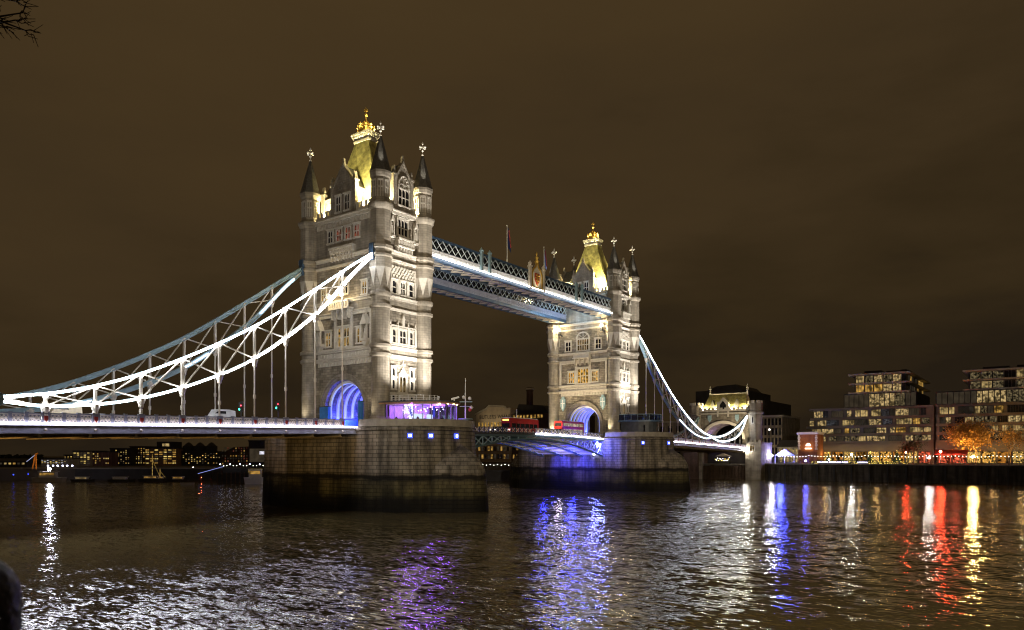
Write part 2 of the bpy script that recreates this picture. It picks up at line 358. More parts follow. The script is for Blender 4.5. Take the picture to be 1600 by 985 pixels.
M['blueglow'] = EM('blue_glow', (.05, .09, 1.0), 2.6, False)
pier(5.1, 'near stone pier with three blue lights, the purple glass pavilion on top', (-49, -31.5, -6))
pier(87.1, 'far stone pier under the tower beyond the roadway gap, its north face tinted blue', (-49, -6))

# ------------------------------------------------------------------ bridge towers
HX, HY = 9.15, 5.15
def fb(mb, side, u0, u1, z0, z1, o0, o1):
    if side == 'W': return mb.box(HX + o0, HX + o1, u0, u1, z0, z1)
    if side == 'E': return mb.box(-HX - o1, -HX - o0, u0, u1, z0, z1)
    if side == 'N': return mb.box(u0, u1, -HY - o1, -HY - o0, z0, z1)
    return mb.box(u0, u1, HY + o0, HY + o1, z0, z1)
def fp(mb, side, poly, o0, o1):
    if side == 'W': return mb.prism(poly, 'x', HX + o0, HX + o1)
    if side == 'E': return mb.prism(poly, 'x', -HX - o1, -HX - o0)
    if side == 'N': return mb.prism(poly, 'y', -HY - o1, -HY - o0)
    return mb.prism(poly, 'y', HY + o0, HY + o1)
def arch_spandrels(mb, side, ua, ub, zt, h, o0, o1):
    um = (ua + ub) / 2
    for s_, e_ in ((ua, um), (ub, um)):
        arc = [(s_ + (e_ - s_) * (1 - math.cos(R(90 * i / 5))), zt - h + h * math.sin(R(90 * i / 5))) for i in range(6)]
        fp(mb, side, [(s_, zt)] + arc, o0, o1)
def window(par, off, side, u, z0, z1, w, n=2, pane=None, head=.55, sur=.24, transom=False, cap=True, name='window', base=0):
    mb = MB(off); lw = w / n
    fb(mb, side, u - w/2 - sur, u - w/2, z0, z1, base, base + .22); fb(mb, side, u + w/2, u + w/2 + sur, z0, z1, base, base + .22)
    fb(mb, side, u - w/2 - sur, u + w/2 + sur, z1, z1 + sur, base, base + .24)
    fb(mb, side, u - w/2 - sur - .08, u + w/2 + sur + .08, z0 - .26, z0, base, base + .34)
    if cap: fb(mb, side, u - w/2 - sur - .12, u + w/2 + sur + .12, z1 + sur, z1 + sur + .16, base, base + .40)
    for i in range(1, n): fb(mb, side, u - w/2 + i*lw - .07, u - w/2 + i*lw + .07, z0, z1, base, base + .15)
    if transom: fb(mb, side, u - w/2, u + w/2, (z0+z1)/2 - .07, (z0+z1)/2 + .07, base, base + .13)
    if head:
        for i in range(n): arch_spandrels(mb, side, u - w/2 + i*lw + (.07 if i else 0), u - w/2 + (i+1)*lw - (.07 if i < n-1 else 0), z1, head, base, base + .12)
    f = mb.build(name, M['trim'], par)
    p = MB(off); fb(p, side, u - w/2, u + w/2, z0, z1, base + .01, base + .035); p.build('pane', pane or M['glass'], f)
    return f
def cross_finial(mb, x, y, z, s=1.):
    mb.lathe([(.16*s, z), (.24*s, z + .25*s), (.10*s, z + .4*s), (.10*s, z + .8*s), (.26*s, z + .95*s), (.10*s, z + 1.15*s), (.09*s, z + 2.0*s), (.2*s, z + 2.15*s), (.16*s, z + 2.4*s), (.02, z + 2.7*s)], x, y, 8)
    for dx, dy in ((1, 0), (0, 1)):
        mb.box(x - .62*s*dx - .09*s, x + .62*s*dx + .09*s, y - .62*s*dy - .09*s, y + .62*s*dy + .09*s, z + 1.42*s, z + 1.66*s)
    for dx, dy in ((1, 0), (-1, 0), (0, 1), (0, -1)): mb.sphere((x + dx*.62*s, y + dy*.62*s, z + 1.54*s), .21*s, 6, 5)
def crown_mb(off, z, s=1.):
    mb = MB(off); n = 8
    mb.lathe([(1.42*s, z), (1.42*s, z + .5*s), (1.3*s, z + .5*s), (1.25*s, z)], 0, 0, 16)
    for k in range(n):
        a = 2*math.pi*k/n; x, y = 1.42*s*math.cos(a), 1.42*s*math.sin(a)
        mb.lathe([(.14*s, z + .5*s), (.1*s, z + .85*s), (.30*s, z + 1.1*s), (.12*s, z + 1.35*s), (.26*s, z + 1.6*s), (.02, z + 1.95*s)], x, y, 6)
        mb.tube([(1.34*s*math.cos(a)*f, 1.34*s*math.sin(a)*f, z + h*s) for f, h in ((1, .5), (.96, 1.15), (.72, 1.75), (.38, 2.25), (.08, 2.55))], .11*s, 5)
    mb.lathe([(.3*s, z + 2.3*s), (.34*s, z + 2.6*s), (.16*s, z + 2.8*s), (.13*s, z + 3.3*s), (.34*s, z + 3.55*s), (.3*s, z + 3.8*s), (.1*s, z + 4.0*s), (.1*s, z + 4.9*s), (.02, z + 5.2*s)], 0, 0, 8)
    mb.box(-.42*s, .42*s, -.1*s, .1*s, z + 4.35*s, z + 4.6*s)
    mb.box(-.1*s, .1*s, -.42*s, .42*s, z + 4.35*s, z + 4.6*s)
    mb.lathe([(.9*s, z), (.75*s, z + .9*s), (.3*s, z + 1.9*s), (.1*s, z + 2.4*s)], 0, 0, 10)
    return mb
ZB = 13.6
def tower(yc, near, label):
    t = thing('bridge_tower', label, 'bridge tower', (0, yc, ZB), 0, 'twin stone bridge towers'); off = (0, 0, ZB)
    land, inner = ('N', 'S') if near else ('S', 'N')
    # walls: a lower storey pierced by the road arch, a solid shaft above
    arc = [(5.0 * math.cos(R(a)), 17.4 + 4.9 * math.sin(R(a))) for a in range(0, 181, 9)]
    mb = MB(off); mb.prism([(HX, ZB), (HX, 26.2), (-HX, 26.2), (-HX, ZB), (-5.0, ZB)] + arc[::-1] + [(5.0, ZB)], 'y', -HY, HY)
    mb.box(-HX, HX, -HY, HY, 26.2, 51.0)
    mb.build('wall', M['rough'], t)
    # ashlar bands between turret and turret on every face
    tr = MB(off)
    for z0, z1, pr_ in ((25.7, 26.3, .42), (27.2, 27.75, .5), (33.9, 34.35, .4), (35.8, 36.4, .55), (42.3, 42.7, .45), (43.6, 44.2, .6), (50.5, 51.2, .75)):
        for sd, h in (('W', HY - .3), ('E', HY - .3), ('N', HX - .3), ('S', HX - .3)):
            fb(tr, sd, -h, h, z0, z1 - .2, -.01, pr_ * .6); fb(tr, sd, -h, h, z1 - .2, z1, -.01, pr_)
    tr.build('string_course', M['trim'], t)
    for sd, h in (('W', HY - 1), ('N', HX - 1), ('S', HX - 1)):   # smooth ashlar zones
        for z0_, z1_, o_ in (((26.3, 27.2, .12), (34.35, 35.8, .14), (42.7, 43.6, .12)) if sd == 'W' else ((34.35, 35.8, .1), (42.7, 43.6, .1), (44.2, 50.5, .06))):
            a = MB(off); fb(a, sd, -h, h, z0_, z1_, 0, o_); a.build('ashlar_band', M['stone'], t)
    # archivolts
    for sd in ('N', 'S'):
        av = MB(off)
        for a0, b0, a1, b1, oo in ((5.0, 4.9, 5.3, 5.2, .10), (5.3, 5.2, 5.65, 5.6, .26), (5.65, 5.6, 6.05, 6.0, .44)):
            A = [(a0*math.cos(R(q)), 17.4 + b0*math.sin(R(q))) for q in range(0, 181, 9)]; B = [(a1*math.cos(R(q)), 17.4 + b1*math.sin(R(q))) for q in range(0, 181, 9)]
            for i in range(len(A) - 1): fp(av, sd, [A[i], A[i+1], B[i+1], B[i]], -.005, oo)
            for s_ in (1, -1): fb(av, sd, min(s_*a0, s_*a1), max(s_*a0, s_*a1), ZB, 17.4, -.005, oo)
        av.build('archway', M['stone'], t)
    for k in range(6):   # steel ribs of the arch lining, with a light line on each
        y = -4.4 + k * 1.75; rb = MB(off); lb = MB(off)
        for (m_, a0, b0, a1, b1, y0, y1) in ((rb, 4.5, 4.35, 4.95, 4.85, y, y + .3), (lb, 4.40, 4.25, 4.49, 4.34, y + .05, y + .25)):
            A = [(a0*math.cos(R(q)), 17.4 + b0*math.sin(R(q))) for q in range(0, 181, 9)]; B = [(a1*math.cos(R(q)), 17.4 + b1*math.sin(R(q))) for q in range(0, 181, 9)]
            for i in range(len(A) - 1): m_.prism([A[i], A[i+1], B[i+1], B[i]], 'y', y0, y1)
            for s_ in (1, -1): m_.box(min(s_*a0, s_*a1), max(s_*a0, s_*a1), y0, y1, 15.1, 17.4)
        r_ = rb.build('arch_rib', M['white'], t); lb.build('light_line', M['ribled'], r_)
    # corner turrets
    for sx in (1, -1):
        for sy in (1, -1):
            x, y = sx * HX, sy * HY
            mb = MB(off)
            mb.lathe([(2.15, ZB), (2.15, 14.5), (1.95, 14.8), (1.95, 15.3), (1.58, 15.7), (1.55, 25.6), (1.85, 25.8), (1.9, 26.2), (1.58, 26.4), (1.58, 27.1), (1.88, 27.3), (1.9, 27.7), (1.55, 27.95),
                      (1.55, 33.8), (1.82, 33.95), (1.86, 34.35), (1.56, 34.55), (1.56, 35.7), (1.85, 35.95), (1.9, 36.4), (1.55, 36.8), (1.55, 40.0)], x, y, 20)
            mb.lathe([(1.56, 38.4), (1.98, 40.6), (1.98, 42.2), (2.2, 42.4), (2.2, 42.75), (1.95, 42.9), (1.95, 43.5), (2.25, 43.7), (2.25, 44.2), (1.85, 44.4), (1.8, 50.2), (2.15, 50.6), (2.3, 51.0), (2.3, 51.25),
                      (1.72, 51.5), (1.62, 51.9), (1.62, 55.6), (1.8, 55.8), (1.95, 56.3), (1.95, 56.7), (1.5, 56.8)], x, y, 8)
            c_ = mb.build('corner_turret', M['stone'], t)
            cb = MB(off)   # pointed corbel cones under the widening, and blind lancets in the lantern
            for k in range(8):
                a = math.pi / 8 + 2*math.pi*k/8; a2 = a + 2*math.pi/8
                p1 = (x + 2.0*math.cos(a), y + 2.0*math.sin(a), 40.55); p2 = (x + 2.0*math.cos(a2), y + 2.0*math.sin(a2), 40.55); am = (a + a2)/2
                p3 = (x + 1.5*math.cos(am), y + 1.5*math.sin(am), 40.55)
                cb.add([p1, p2, p3, (x + 1.6*math.cos(am), y + 1.6*math.sin(am), 37.3)], [(0, 1, 2), (0, 1, 3), (1, 2, 3), (2, 0, 3)])
            cb.build('corbel', M['trim'], c_)
            ln = MB(off)
            for k in range(8):
                am = 2*math.pi*k/8; d = Vector((math.cos(am), math.sin(am), 0)); q = Vector((x, y, 0)) + d * 1.52; tt = Vector((-d.y, d.x, 0))
                for s_ in (-.42, 0, .42): ln.bar(q + tt*s_ + Vector((0, 0, 52.3)), q + tt*s_ + Vector((0, 0, 55.2)), .12, .12, d)
                ln.bar(q - tt*.42 + Vector((0, 0, 55.1)), q + tt*.42 + Vector((0, 0, 55.1)), .16, .3, (0, 0, 1)); ln.bar(q - tt*.42 + Vector((0, 0, 53.9)), q + tt*.42 + Vector((0, 0, 53.9)), .12, .2, (0, 0, 1))
            ln.build('lantern_tracery', M['trim'], c_)
            sp = MB(off); sp.lathe([(1.98, 56.7), (1.75, 57.2), (.95, 60.2), (.16, 63.0)], x, y, 8); s_ = sp.build('spire', M['spire'], c_)
            fn = MB(off); cross_finial(fn, x, y, 62.8); fn.build('finial', M['finial'], s_)
    # battlements
    for sd, spans in (('W', ((-3.4, -2.2), (2.2, 3.4))), ('E', ((-3.4, -2.2), (2.2, 3.4))), ('N', ((-7.4, -3.0), (3.0, 7.4))), ('S', ((-7.4, -3.0), (3.0, 7.4)))):
        for u0, u1 in spans:
            bt = MB(off); fb(bt, sd, u0, u1, 51.2, 51.95, -.35, .15); n = max(1, round((u1 - u0) / 1.1)); st = (u1 - u0) / n
            for i in range(n): fb(bt, sd, u0 + i*st + .22, u0 + (i+1)*st - .22, 51.95, 52.65, -.35, .15); fb(bt, sd, u0 + i*st + .14, u0 + (i+1)*st - .14, 52.65, 52.8, -.42, .22)
            bt.build('battlement', M['trim'], t)
    # steep roof, its platform and the gilded crown
    rf = MB(off)
    loft(rf, [[(sx*a, sy*b_, z) for sx, sy in ((-1,-1),(1,-1),(1,1),(-1,1))] for a, b_, z in ((6.5, 4.25, 51.2), (5.55, 3.55, 53.6), (3.35, 2.2, 60.4), (1.8, 1.05, 65.6))])
    r_ = rf.build('roof', M['slate'], t)
    pl = MB(off); pl.box(-1.95, 1.95, -1.2, 1.2, 65.6, 66.0); pl.box(-1.8, 1.8, -1.05, 1.05, 66.0, 66.5); pl.box(-2.3, 2.3, -1.55, 1.55, 66.9, 67.25)
    for i in range(8):
        for sy in (-1, 1): pl.cbox(-1.95 + i*.557, sy*1.3, 66.7, .26, .36, .4)
    for i in range(5):
        for sx in (-1, 1): pl.cbox(sx*2.05, -1.1 + i*.55, 66.7, .36, .26, .4)
    pl.box(-1.9, 1.9, -1.15, 1.15, 66.5, 66.9)
    p_ = pl.build('platform', M['trim'], r_)
    crown_mb(off, 67.25, .98).build('crown', M['gold'], r_)
    # gabled dormers on each side
    for sd in ('W', 'E', 'N', 'S'):
        hw, sh, pk = (2.1, 56.4, 59.8) if sd in 'WE' else (2.85, 55.9, 60.0)
        back = -3.4 if sd in 'WE' else -3.0
        gb = MB(off); fp(gb, sd, [(-hw, 51.0), (hw, 51.0), (hw, sh), (0, pk), (-hw, sh)], -.5, .22)
        for s_ in (1, -1):
            fp(gb, sd, [(s_*hw, sh), (s_*(hw + .25), sh + .1), (0, pk + .45), (0, pk)], -.6, .38)
            fb(gb, sd, s_*hw - .36, s_*hw + .36, 51.2, sh + .9, -.5, .34); fb(gb, sd, s_*hw - .46, s_*hw + .46, sh + .9, sh + 1.2, -.6, .44)
            fp(gb, sd, [(s_*hw - .36, sh + 1.2), (s_*hw + .36, sh + 1.2), (s_*hw, sh + 2.6)], -.4, .28)
        fp(gb, sd, [(-.35, pk), (.35, pk), (.12, pk + 1.3), (-.12, pk + 1.3)], -.2, .2)
        if sd in 'NS':
            fb(gb, sd, -.12, .12, sh + .2, sh + 2.2, .2, .36); fb(gb, sd, -.7, .7, sh + 1.0, sh + 1.25, .2, .36)
            for k in range(4): fb(gb, sd, -1.6 + k*.9, -1.2 + k*.9, sh - .1, sh + .5, .2, .34)
        g_ = gb.build('gable', M['stone'], t)
        dr = MB(off); fp(dr, sd, [(-hw + .1, sh - .8), (hw - .1, sh - .8), (hw + .3, sh), (0, pk + .05), (-hw - .3, sh)], back, -.55); dr.build('dormer_roof', M['spire'], g_)
        dw = MB(off); fp(dw, sd, [(-hw + .15, 51.1), (hw - .15, 51.1), (hw - .15, sh - .8), (-hw + .15, sh - .8)], back, -.5); dw.build('dormer_cheek', M['stone'], g_)
        if sd == 'W':
            wf = window(t, off, 'W', 0, 52.4, 55.2, 2.5, 3, M['glass'], .5, .22, True, False, base=.22)
            tm = MB(off)   # pointed traceried head
            arcL = [(-1.45 + 1.45*(1 - math.cos(R(18*i))), 55.3 + 2.3*math.sin(R(18*i))) for i in range(6)]
            for i in range(5):
                for s_ in (1, -1): fp(tm, 'W', [(s_*arcL[i][0], arcL[i][1]), (s_*arcL[i+1][0], arcL[i+1][1]), (s_*arcL[i+1][0]*.78, arcL[i+1][1] - .34), (s_*arcL[i][0]*.8, arcL[i][1])], .2, .5)
            fb(tm, 'W', -.08, .08, 55.4, 57.2, .2, .4); fb(tm, 'W', -.75, .75, 56.0, 56.16, .2, .4)
            for s_ in (1, -1): fp(tm, 'W', [(0, 56.1), (.16, 56.1), (s_*.75 + .08, 55.4), (s_*.75 - .08, 55.4)], .2, .38)
            tm.build('tracery', M['trim'], wf)
        elif sd in 'NS':
            for u in (-1.15, 1.15): window(t, off, sd, u, 52.0, 54.7, 1.15, 2, M['glass'] if near else M['glass'], .5, .18, True, True, base=.22)
    # west (river) face, the same on both towers
    sd = 'W'
    for u in (-2.25, 2.25):
        window(t, off, sd, u, 22.7, 24.0, .62, 1, None, .3, .34); window(t, off, sd, u, 20.5, 22.0, .62, 1, None, .3, .34)
        window(t, off, sd, u, 17.6, 19.4, .7, 1, None, .3, .3)
    window(t, off, sd, 0, 20.0, 22.7, 1.5, 2, M['wdim'], .5, .32); window(t, off, sd, 0, 16.9, 19.0, 1.5, 2, None, .4, .3)
    or_ = MB(off)
    fp(or_, sd, [(-.95, 23.1), (.95, 23.1), (0, 24.4)], 0, .28); fb(or_, sd, -.08, .08, 24.3, 25.5, 0, .3); fb(or_, sd, -.45, .45, 24.75, 24.95, 0, .3)
    or_.build('carved_panel', M['trim'], t); or_ = MB(off); fb(or_, sd, -3.2, 3.2, 19.55, 19.8, 0, .3); or_.build('ledge', M['trim'], t); or_ = MB(off)
    fb(or_, sd, -3.05, 3.05, 27.9, 28.1, 0, .4); fb(or_, sd, -3.05, 3.05, 31.2, 31.45, 0, .4)
    for u in (-3.05, -1.28, 1.28, 3.05): fb(or_, sd, u - .22, u + .22, 28.1, 31.2, 0, .34); fp(or_, sd, [(u - .22, 31.45), (u + .22, 31.45), (u, 32.3)], 0, .3)
    fb(or_, sd, -.3, .3, 31.45, 32.6, 0, .36); fp(or_, sd, [(-.42, 32.6), (.42, 32.6), (0, 33.5)], 0, .4)
    or_.build('carved_panel', M['trim'], t); or_ = MB(off); fb(or_, sd, -3.25, 3.3, 39.55, 41.75, 0, .07)
    for r_i in range(4):   # chequer of projecting blocks
        for k in range(9): 
            u = -3.0 + k*.72 + (.36 if r_i % 2 else 0)
            if u < 3.05: fb(or_, sd, u - .2, u + .2, 39.75 + r_i*.5, 40.1 + r_i*.5, 0, .26)
    for u in (-3.0, 3.0, -1.1, 1.1): fb(or_, sd, u - .16, u + .16, 36.4, 39.56, 0, .3)
    or_.build('carved_panel', M['trim'], t)
    for u, w_, n in ((-2.1, .7, 1), (0, 1.45, 2), (2.1, .7, 1)): window(t, off, sd, u, 28.45, 30.7, w_, n, None, .5, .2, True)
    for u in (-2.05, 0, 2.05): window(t, off, sd, u, 36.9, 39.1, .95, 2 if u == 0 else 1, None, .5, .22, True)
    window(t, off, sd, 0, 47.2, 49.9, 2.3, 3, M['glass'], .4, .3, True)
    bal = MB(off)
    fb(bal, sd, -2.0, 2.0, 46.2, 46.5, 0, 1.15); fb(bal, sd, -1.9, 1.9, 45.2, 46.2, 0, .95); fb(bal, sd, -2.0, 2.0, 44.95, 45.2, 0, 1.1)
    for k in range(6): fp(bal, sd, [(-1.75 + k*.7 - .14, 44.95), (-1.75 + k*.7 + .14, 44.95), (-1.75 + k*.7 + .06, 44.25), (-1.75 + k*.7 - .06, 44.25)], .1, .8)
    for k in range(7): fb(bal, sd, -1.8 + k*.6 - .17, -1.8 + k*.6 + .17, 45.35, 46.05, .95, 1.05)
    bal.build('balcony', M['trim'], t)
    for u in (-2.9, 2.9):   # statue niches
        ni = MB(off); fb(ni, sd, u - .42, u + .42, 46.3, 46.6, 0, .8); fp(ni, sd, [(u - .45, 49.1), (u + .45, 49.1), (u, 50.3)], 0, .7)
        for s_ in (-.4, .4): fb(ni, sd, u + s_ - .08, u + s_ + .08, 46.6, 49.1, .3, .6)
        ni.lathe([(.25, 46.6), (.3, 47.3), (.2, 48.1), (.26, 48.3), (.1, 48.5), (.16, 48.75), (.02, 49.0)], HX + .35, u, 6); ni.build('niche', M['trim'], t)
    # road faces
    for sd in ('N', 'S'):
        if not near and sd == 'S': continue
        if near and sd == 'S': continue
        cv = MB(off); fb(cv, sd, -7.0, 7.0, 24.9, 27.15, 0, .06)
        for k in range(15): u = -6.3 + k*.9; fb(cv, sd, u - .3, u + .3, 26.45, 27.1, 0, .16); fp(cv, sd, [(u - .3, 25.6), (u + .3, 25.6), (u, 24.9)], 0, .22)
        cv.build('carved_panel', M['trim'], t); cv = MB(off)
        for u in (-7.0, -2.1, 2.1, 7.0): fb(cv, sd, u - .28, u + .28, 27.75, 33.9, 0, .3)
        fb(cv, sd, -7.0, 7.0, 27.7, 27.95, 0, .28); fb(cv, sd, -7.0, 7.0, 33.5, 33.85, 0, .27); cv.build('panel_frame', M['trim'], t); cv = MB(off); fb(cv, sd, -7.2, 7.2, 49.6, 50.46, 0, .1)
        for k in range(22):
            u = -7.0 + k*.667
            fb(cv, sd, u - .12, u + .12, 49.7, 50.4, 0, .22)
        cv.build('carved_panel', M['trim'], t)
        if near:
            lit = M['wlit']
            for u, w_, n in ((-4.1, 1.2, 2), (4.1, 1.2, 2)): window(t, off, sd, u, 28.5, 31.0, w_, n, lit, .55, .26, True)
            window(t, off, sd, 0, 28.2, 31.4, 2.9, 4, lit, .6, .28, True)
            for u in (-5.3, 5.3): window(t, off, sd, u, 36.8, 38.9, 1.1, 2, lit, .5, .24, True)
            window(t, off, sd, 0, 37.4, 39.9, 2.2, 3, None, .5, .26, True)
            for u in (-3.45, -1.15, 1.15, 3.45): window(t, off, sd, u, 46.9, 49.0, 1.2, 2, M['wred'] if u > -3 else None, .55, .24, True, base=.06)
            for u in (-6.0, 6.0):
                ni = MB(off); fb(ni, sd, u - .8, u + .8, 28.6, 29.0, 0, 1.1); fp(ni, sd, [(u - .7, 28.6), (u + .7, 28.6), (u + .1, 27.7), (u - .1, 27.7)], 0, .8)
                for s_ in (-.7, .7): fb(ni, sd, u + s_ - .1, u + s_ + .1, 29.0, 31.4, .75, 1.0)
                fp(ni, sd, [(u - .85, 31.4), (u + .85, 31.4), (u, 33.2)], 0, 1.1); fb(ni, sd, u - .1, u + .1, 33.0, 34.0, .3, .6)
                ni.lathe([(.4, 29.0), (.36, 29.9), (.22, 30.4), (.3, 30.6), (.14, 30.75), (.2, 31.0), (.02, 31.25)], u, -HY - .5, 8); ni.build('niche', M['trim'], t)
            bl = MB(off); fb(bl, sd, -2.55, 2.55, 34.5, 34.8, 0, 1.5); fb(bl, sd, -2.5, 2.5, 35.7, 35.95, 0, 1.45)
            for k in range(9): fb(bl, sd, -2.4 + k*.6 - .14, -2.4 + k*.6 + .14, 34.8, 35.7, 1.2, 1.42)
            for k in range(4): fp(bl, sd, [(-2.1 + k*1.4 - .2, 34.5), (-2.1 + k*1.4 + .2, 34.5), (-2.1 + k*1.4, 32.9)], 0, 1.1)
            bl.build('lamp_balcony', M['trim'], t)
            bl = MB(off); fb(bl, sd, -3.1, 3.1, 45.3, 45.7, 0, 1.0); fb(bl, sd, -3.0, 3.0, 44.6, 45.3, 0, .8)
            for k in range(8): fp(bl, sd, [(-2.8 + k*.8 - .2, 44.6), (-2.8 + k*.8 + .2, 44.6), (-2.8 + k*.8, 43.3)], 0, .7)
            for k in range(10): fb(bl, sd, -2.8 + k*.62 - .16, -2.8 + k*.62 + .16, 44.75, 45.2, .8, .9)
            bl.build('balcony', M['trim'], t)
            for u in (-1.9, 1.5):
                lm = MB(off); lm.sphere((u, -HY - 1.9, 36.9), .4, 8, 6); l_ = lm.build('floodlight', M['lampw'], t)
                br = MB(off); br.bar((u, -HY - 1.3, 35.9), (u, -HY - 1.9, 36.65), .12); br.build('bracket', M['steel'], l_)
        else:
            for u, w_, n in ((-3.6, 1.7, 3), (3.6, 1.7, 3)): window(t, off, sd, u, 28.4, 31.2, w_, n, M['wlit2'], .5, .26, True)
            window(t, off, sd, 0, 28.2, 32.0, 3.2, 4, M['wlit2'], .6, .28, True)
            for u in (-4.6, 4.6): window(t, off, sd, u, 37.0, 39.4, 1.5, 2, None, .3, .3, True)
            wf = window(t, off, sd, 0, 36.9, 39.8, 3.4, 5, M['wdim'], .5, .3, True, False)
            hd = MB(off)
            for i in range(8):
                a0, a1 = R(22.5*i), R(22.5*(i+1))
                fp(hd, sd, [(1.7*math.cos(a0), 40.0 + 1.5*math.sin(a0)), (1.7*math.cos(a1), 40.0 + 1.5*math.sin(a1)), (2.05*math.cos(a1), 40.0 + 1.85*math.sin(a1)), (2.05*math.cos(a0), 40.0 + 1.85*math.sin(a0))], 0, .3)
            for a_ in (45, 90, 135): fp(hd, sd, [(.06, 40.1), (1.72*math.cos(R(a_ - 3)), 40 + 1.5*math.sin(R(a_ - 3))), (1.72*math.cos(R(a_ + 3)), 40 + 1.5*math.sin(R(a_ + 3))), (-.06, 40.1)], .02, .14)
            hd.build('arched_head', M['trim'], wf)
            bl = MB(off); fb(bl, sd, -2.6, 2.6, 34.6, 34.9, 0, 1.3); fb(bl, sd, -2.5, 2.5, 35.8, 36.05, 0, 1.25); fb(bl, sd, -2.45, 2.45, 34.9, 35.8, 0, 1.1)
            for k in range(4): fp(bl, sd, [(-2.1 + k*1.4 - .25, 34.6), (-2.1 + k*1.4 + .25, 34.6), (-2.1 + k*1.4, 32.8)], 0, 1.0)
            bl.build('balcony', M['trim'], t)
            for u in (-6.1, 6.1):   # painted shields beside the arch
                sh = MB(off); fp(sh, sd, [(u - .75, 24.2), (u + .75, 24.2), (u + .75, 22.2), (u, 20.9), (u - .75, 22.2)], .1, .55); fb(sh, sd, u - .4, u + .4, 24.2, 24.8, .1, .5)
                s_ = sh.build('shield', M['blue'], t); q = MB(off); fb(q, sd, u - .1, u + .1, 21.6, 24.0, .55, .62); fb(q, sd, u - .6, u + .6, 22.9, 23.1, .55, .62); q.build('cross', M['white'], s_)
            for u in (-6.6, 6.4):
                lm = MB(off); lm.sphere((u, -HY - 1.6, 42.6), .42, 8, 6); l_ = lm.build('floodlight', M['lampw'], t)
                br = MB(off); br.bar((u, -HY, 41.2), (u, -HY - 1.6, 41.9), .25); br.bar((u, -HY - 1.6, 41.2), (u, -HY - 1.6, 42.3), .5); br.build('bracket', M['steel'], l_)
    # chain saddles on the landward turrets
    ys = -1 if near else 1
    for sx in (1, -1):
        sd_ = MB(off); sd_.box(sx*HX - .5, sx*HX + .5, ys*(HY + 1.75) - .45, ys*(HY + 1.75) + .45, 41.6, 44.4); sd_.build('chain_saddle', M['dblue'], t)
    return t
M['wlit2'] = EM('window_glow_gold', (1, .55, .10), .8, False, .85, 1.4)
M['ribled'] = EM('arch_light_line', (.30, .38, 1.0), 1.35)
tower(5.1, True, 'taller nearer bridge tower rising above the purple pavilion, gilded crown on its roof')
tower(87.1, False, 'smaller farther bridge tower with golden lit windows above its blue road arch')
M['ledf'] = EM('led_far', (.90, .93, 1.0), 22)
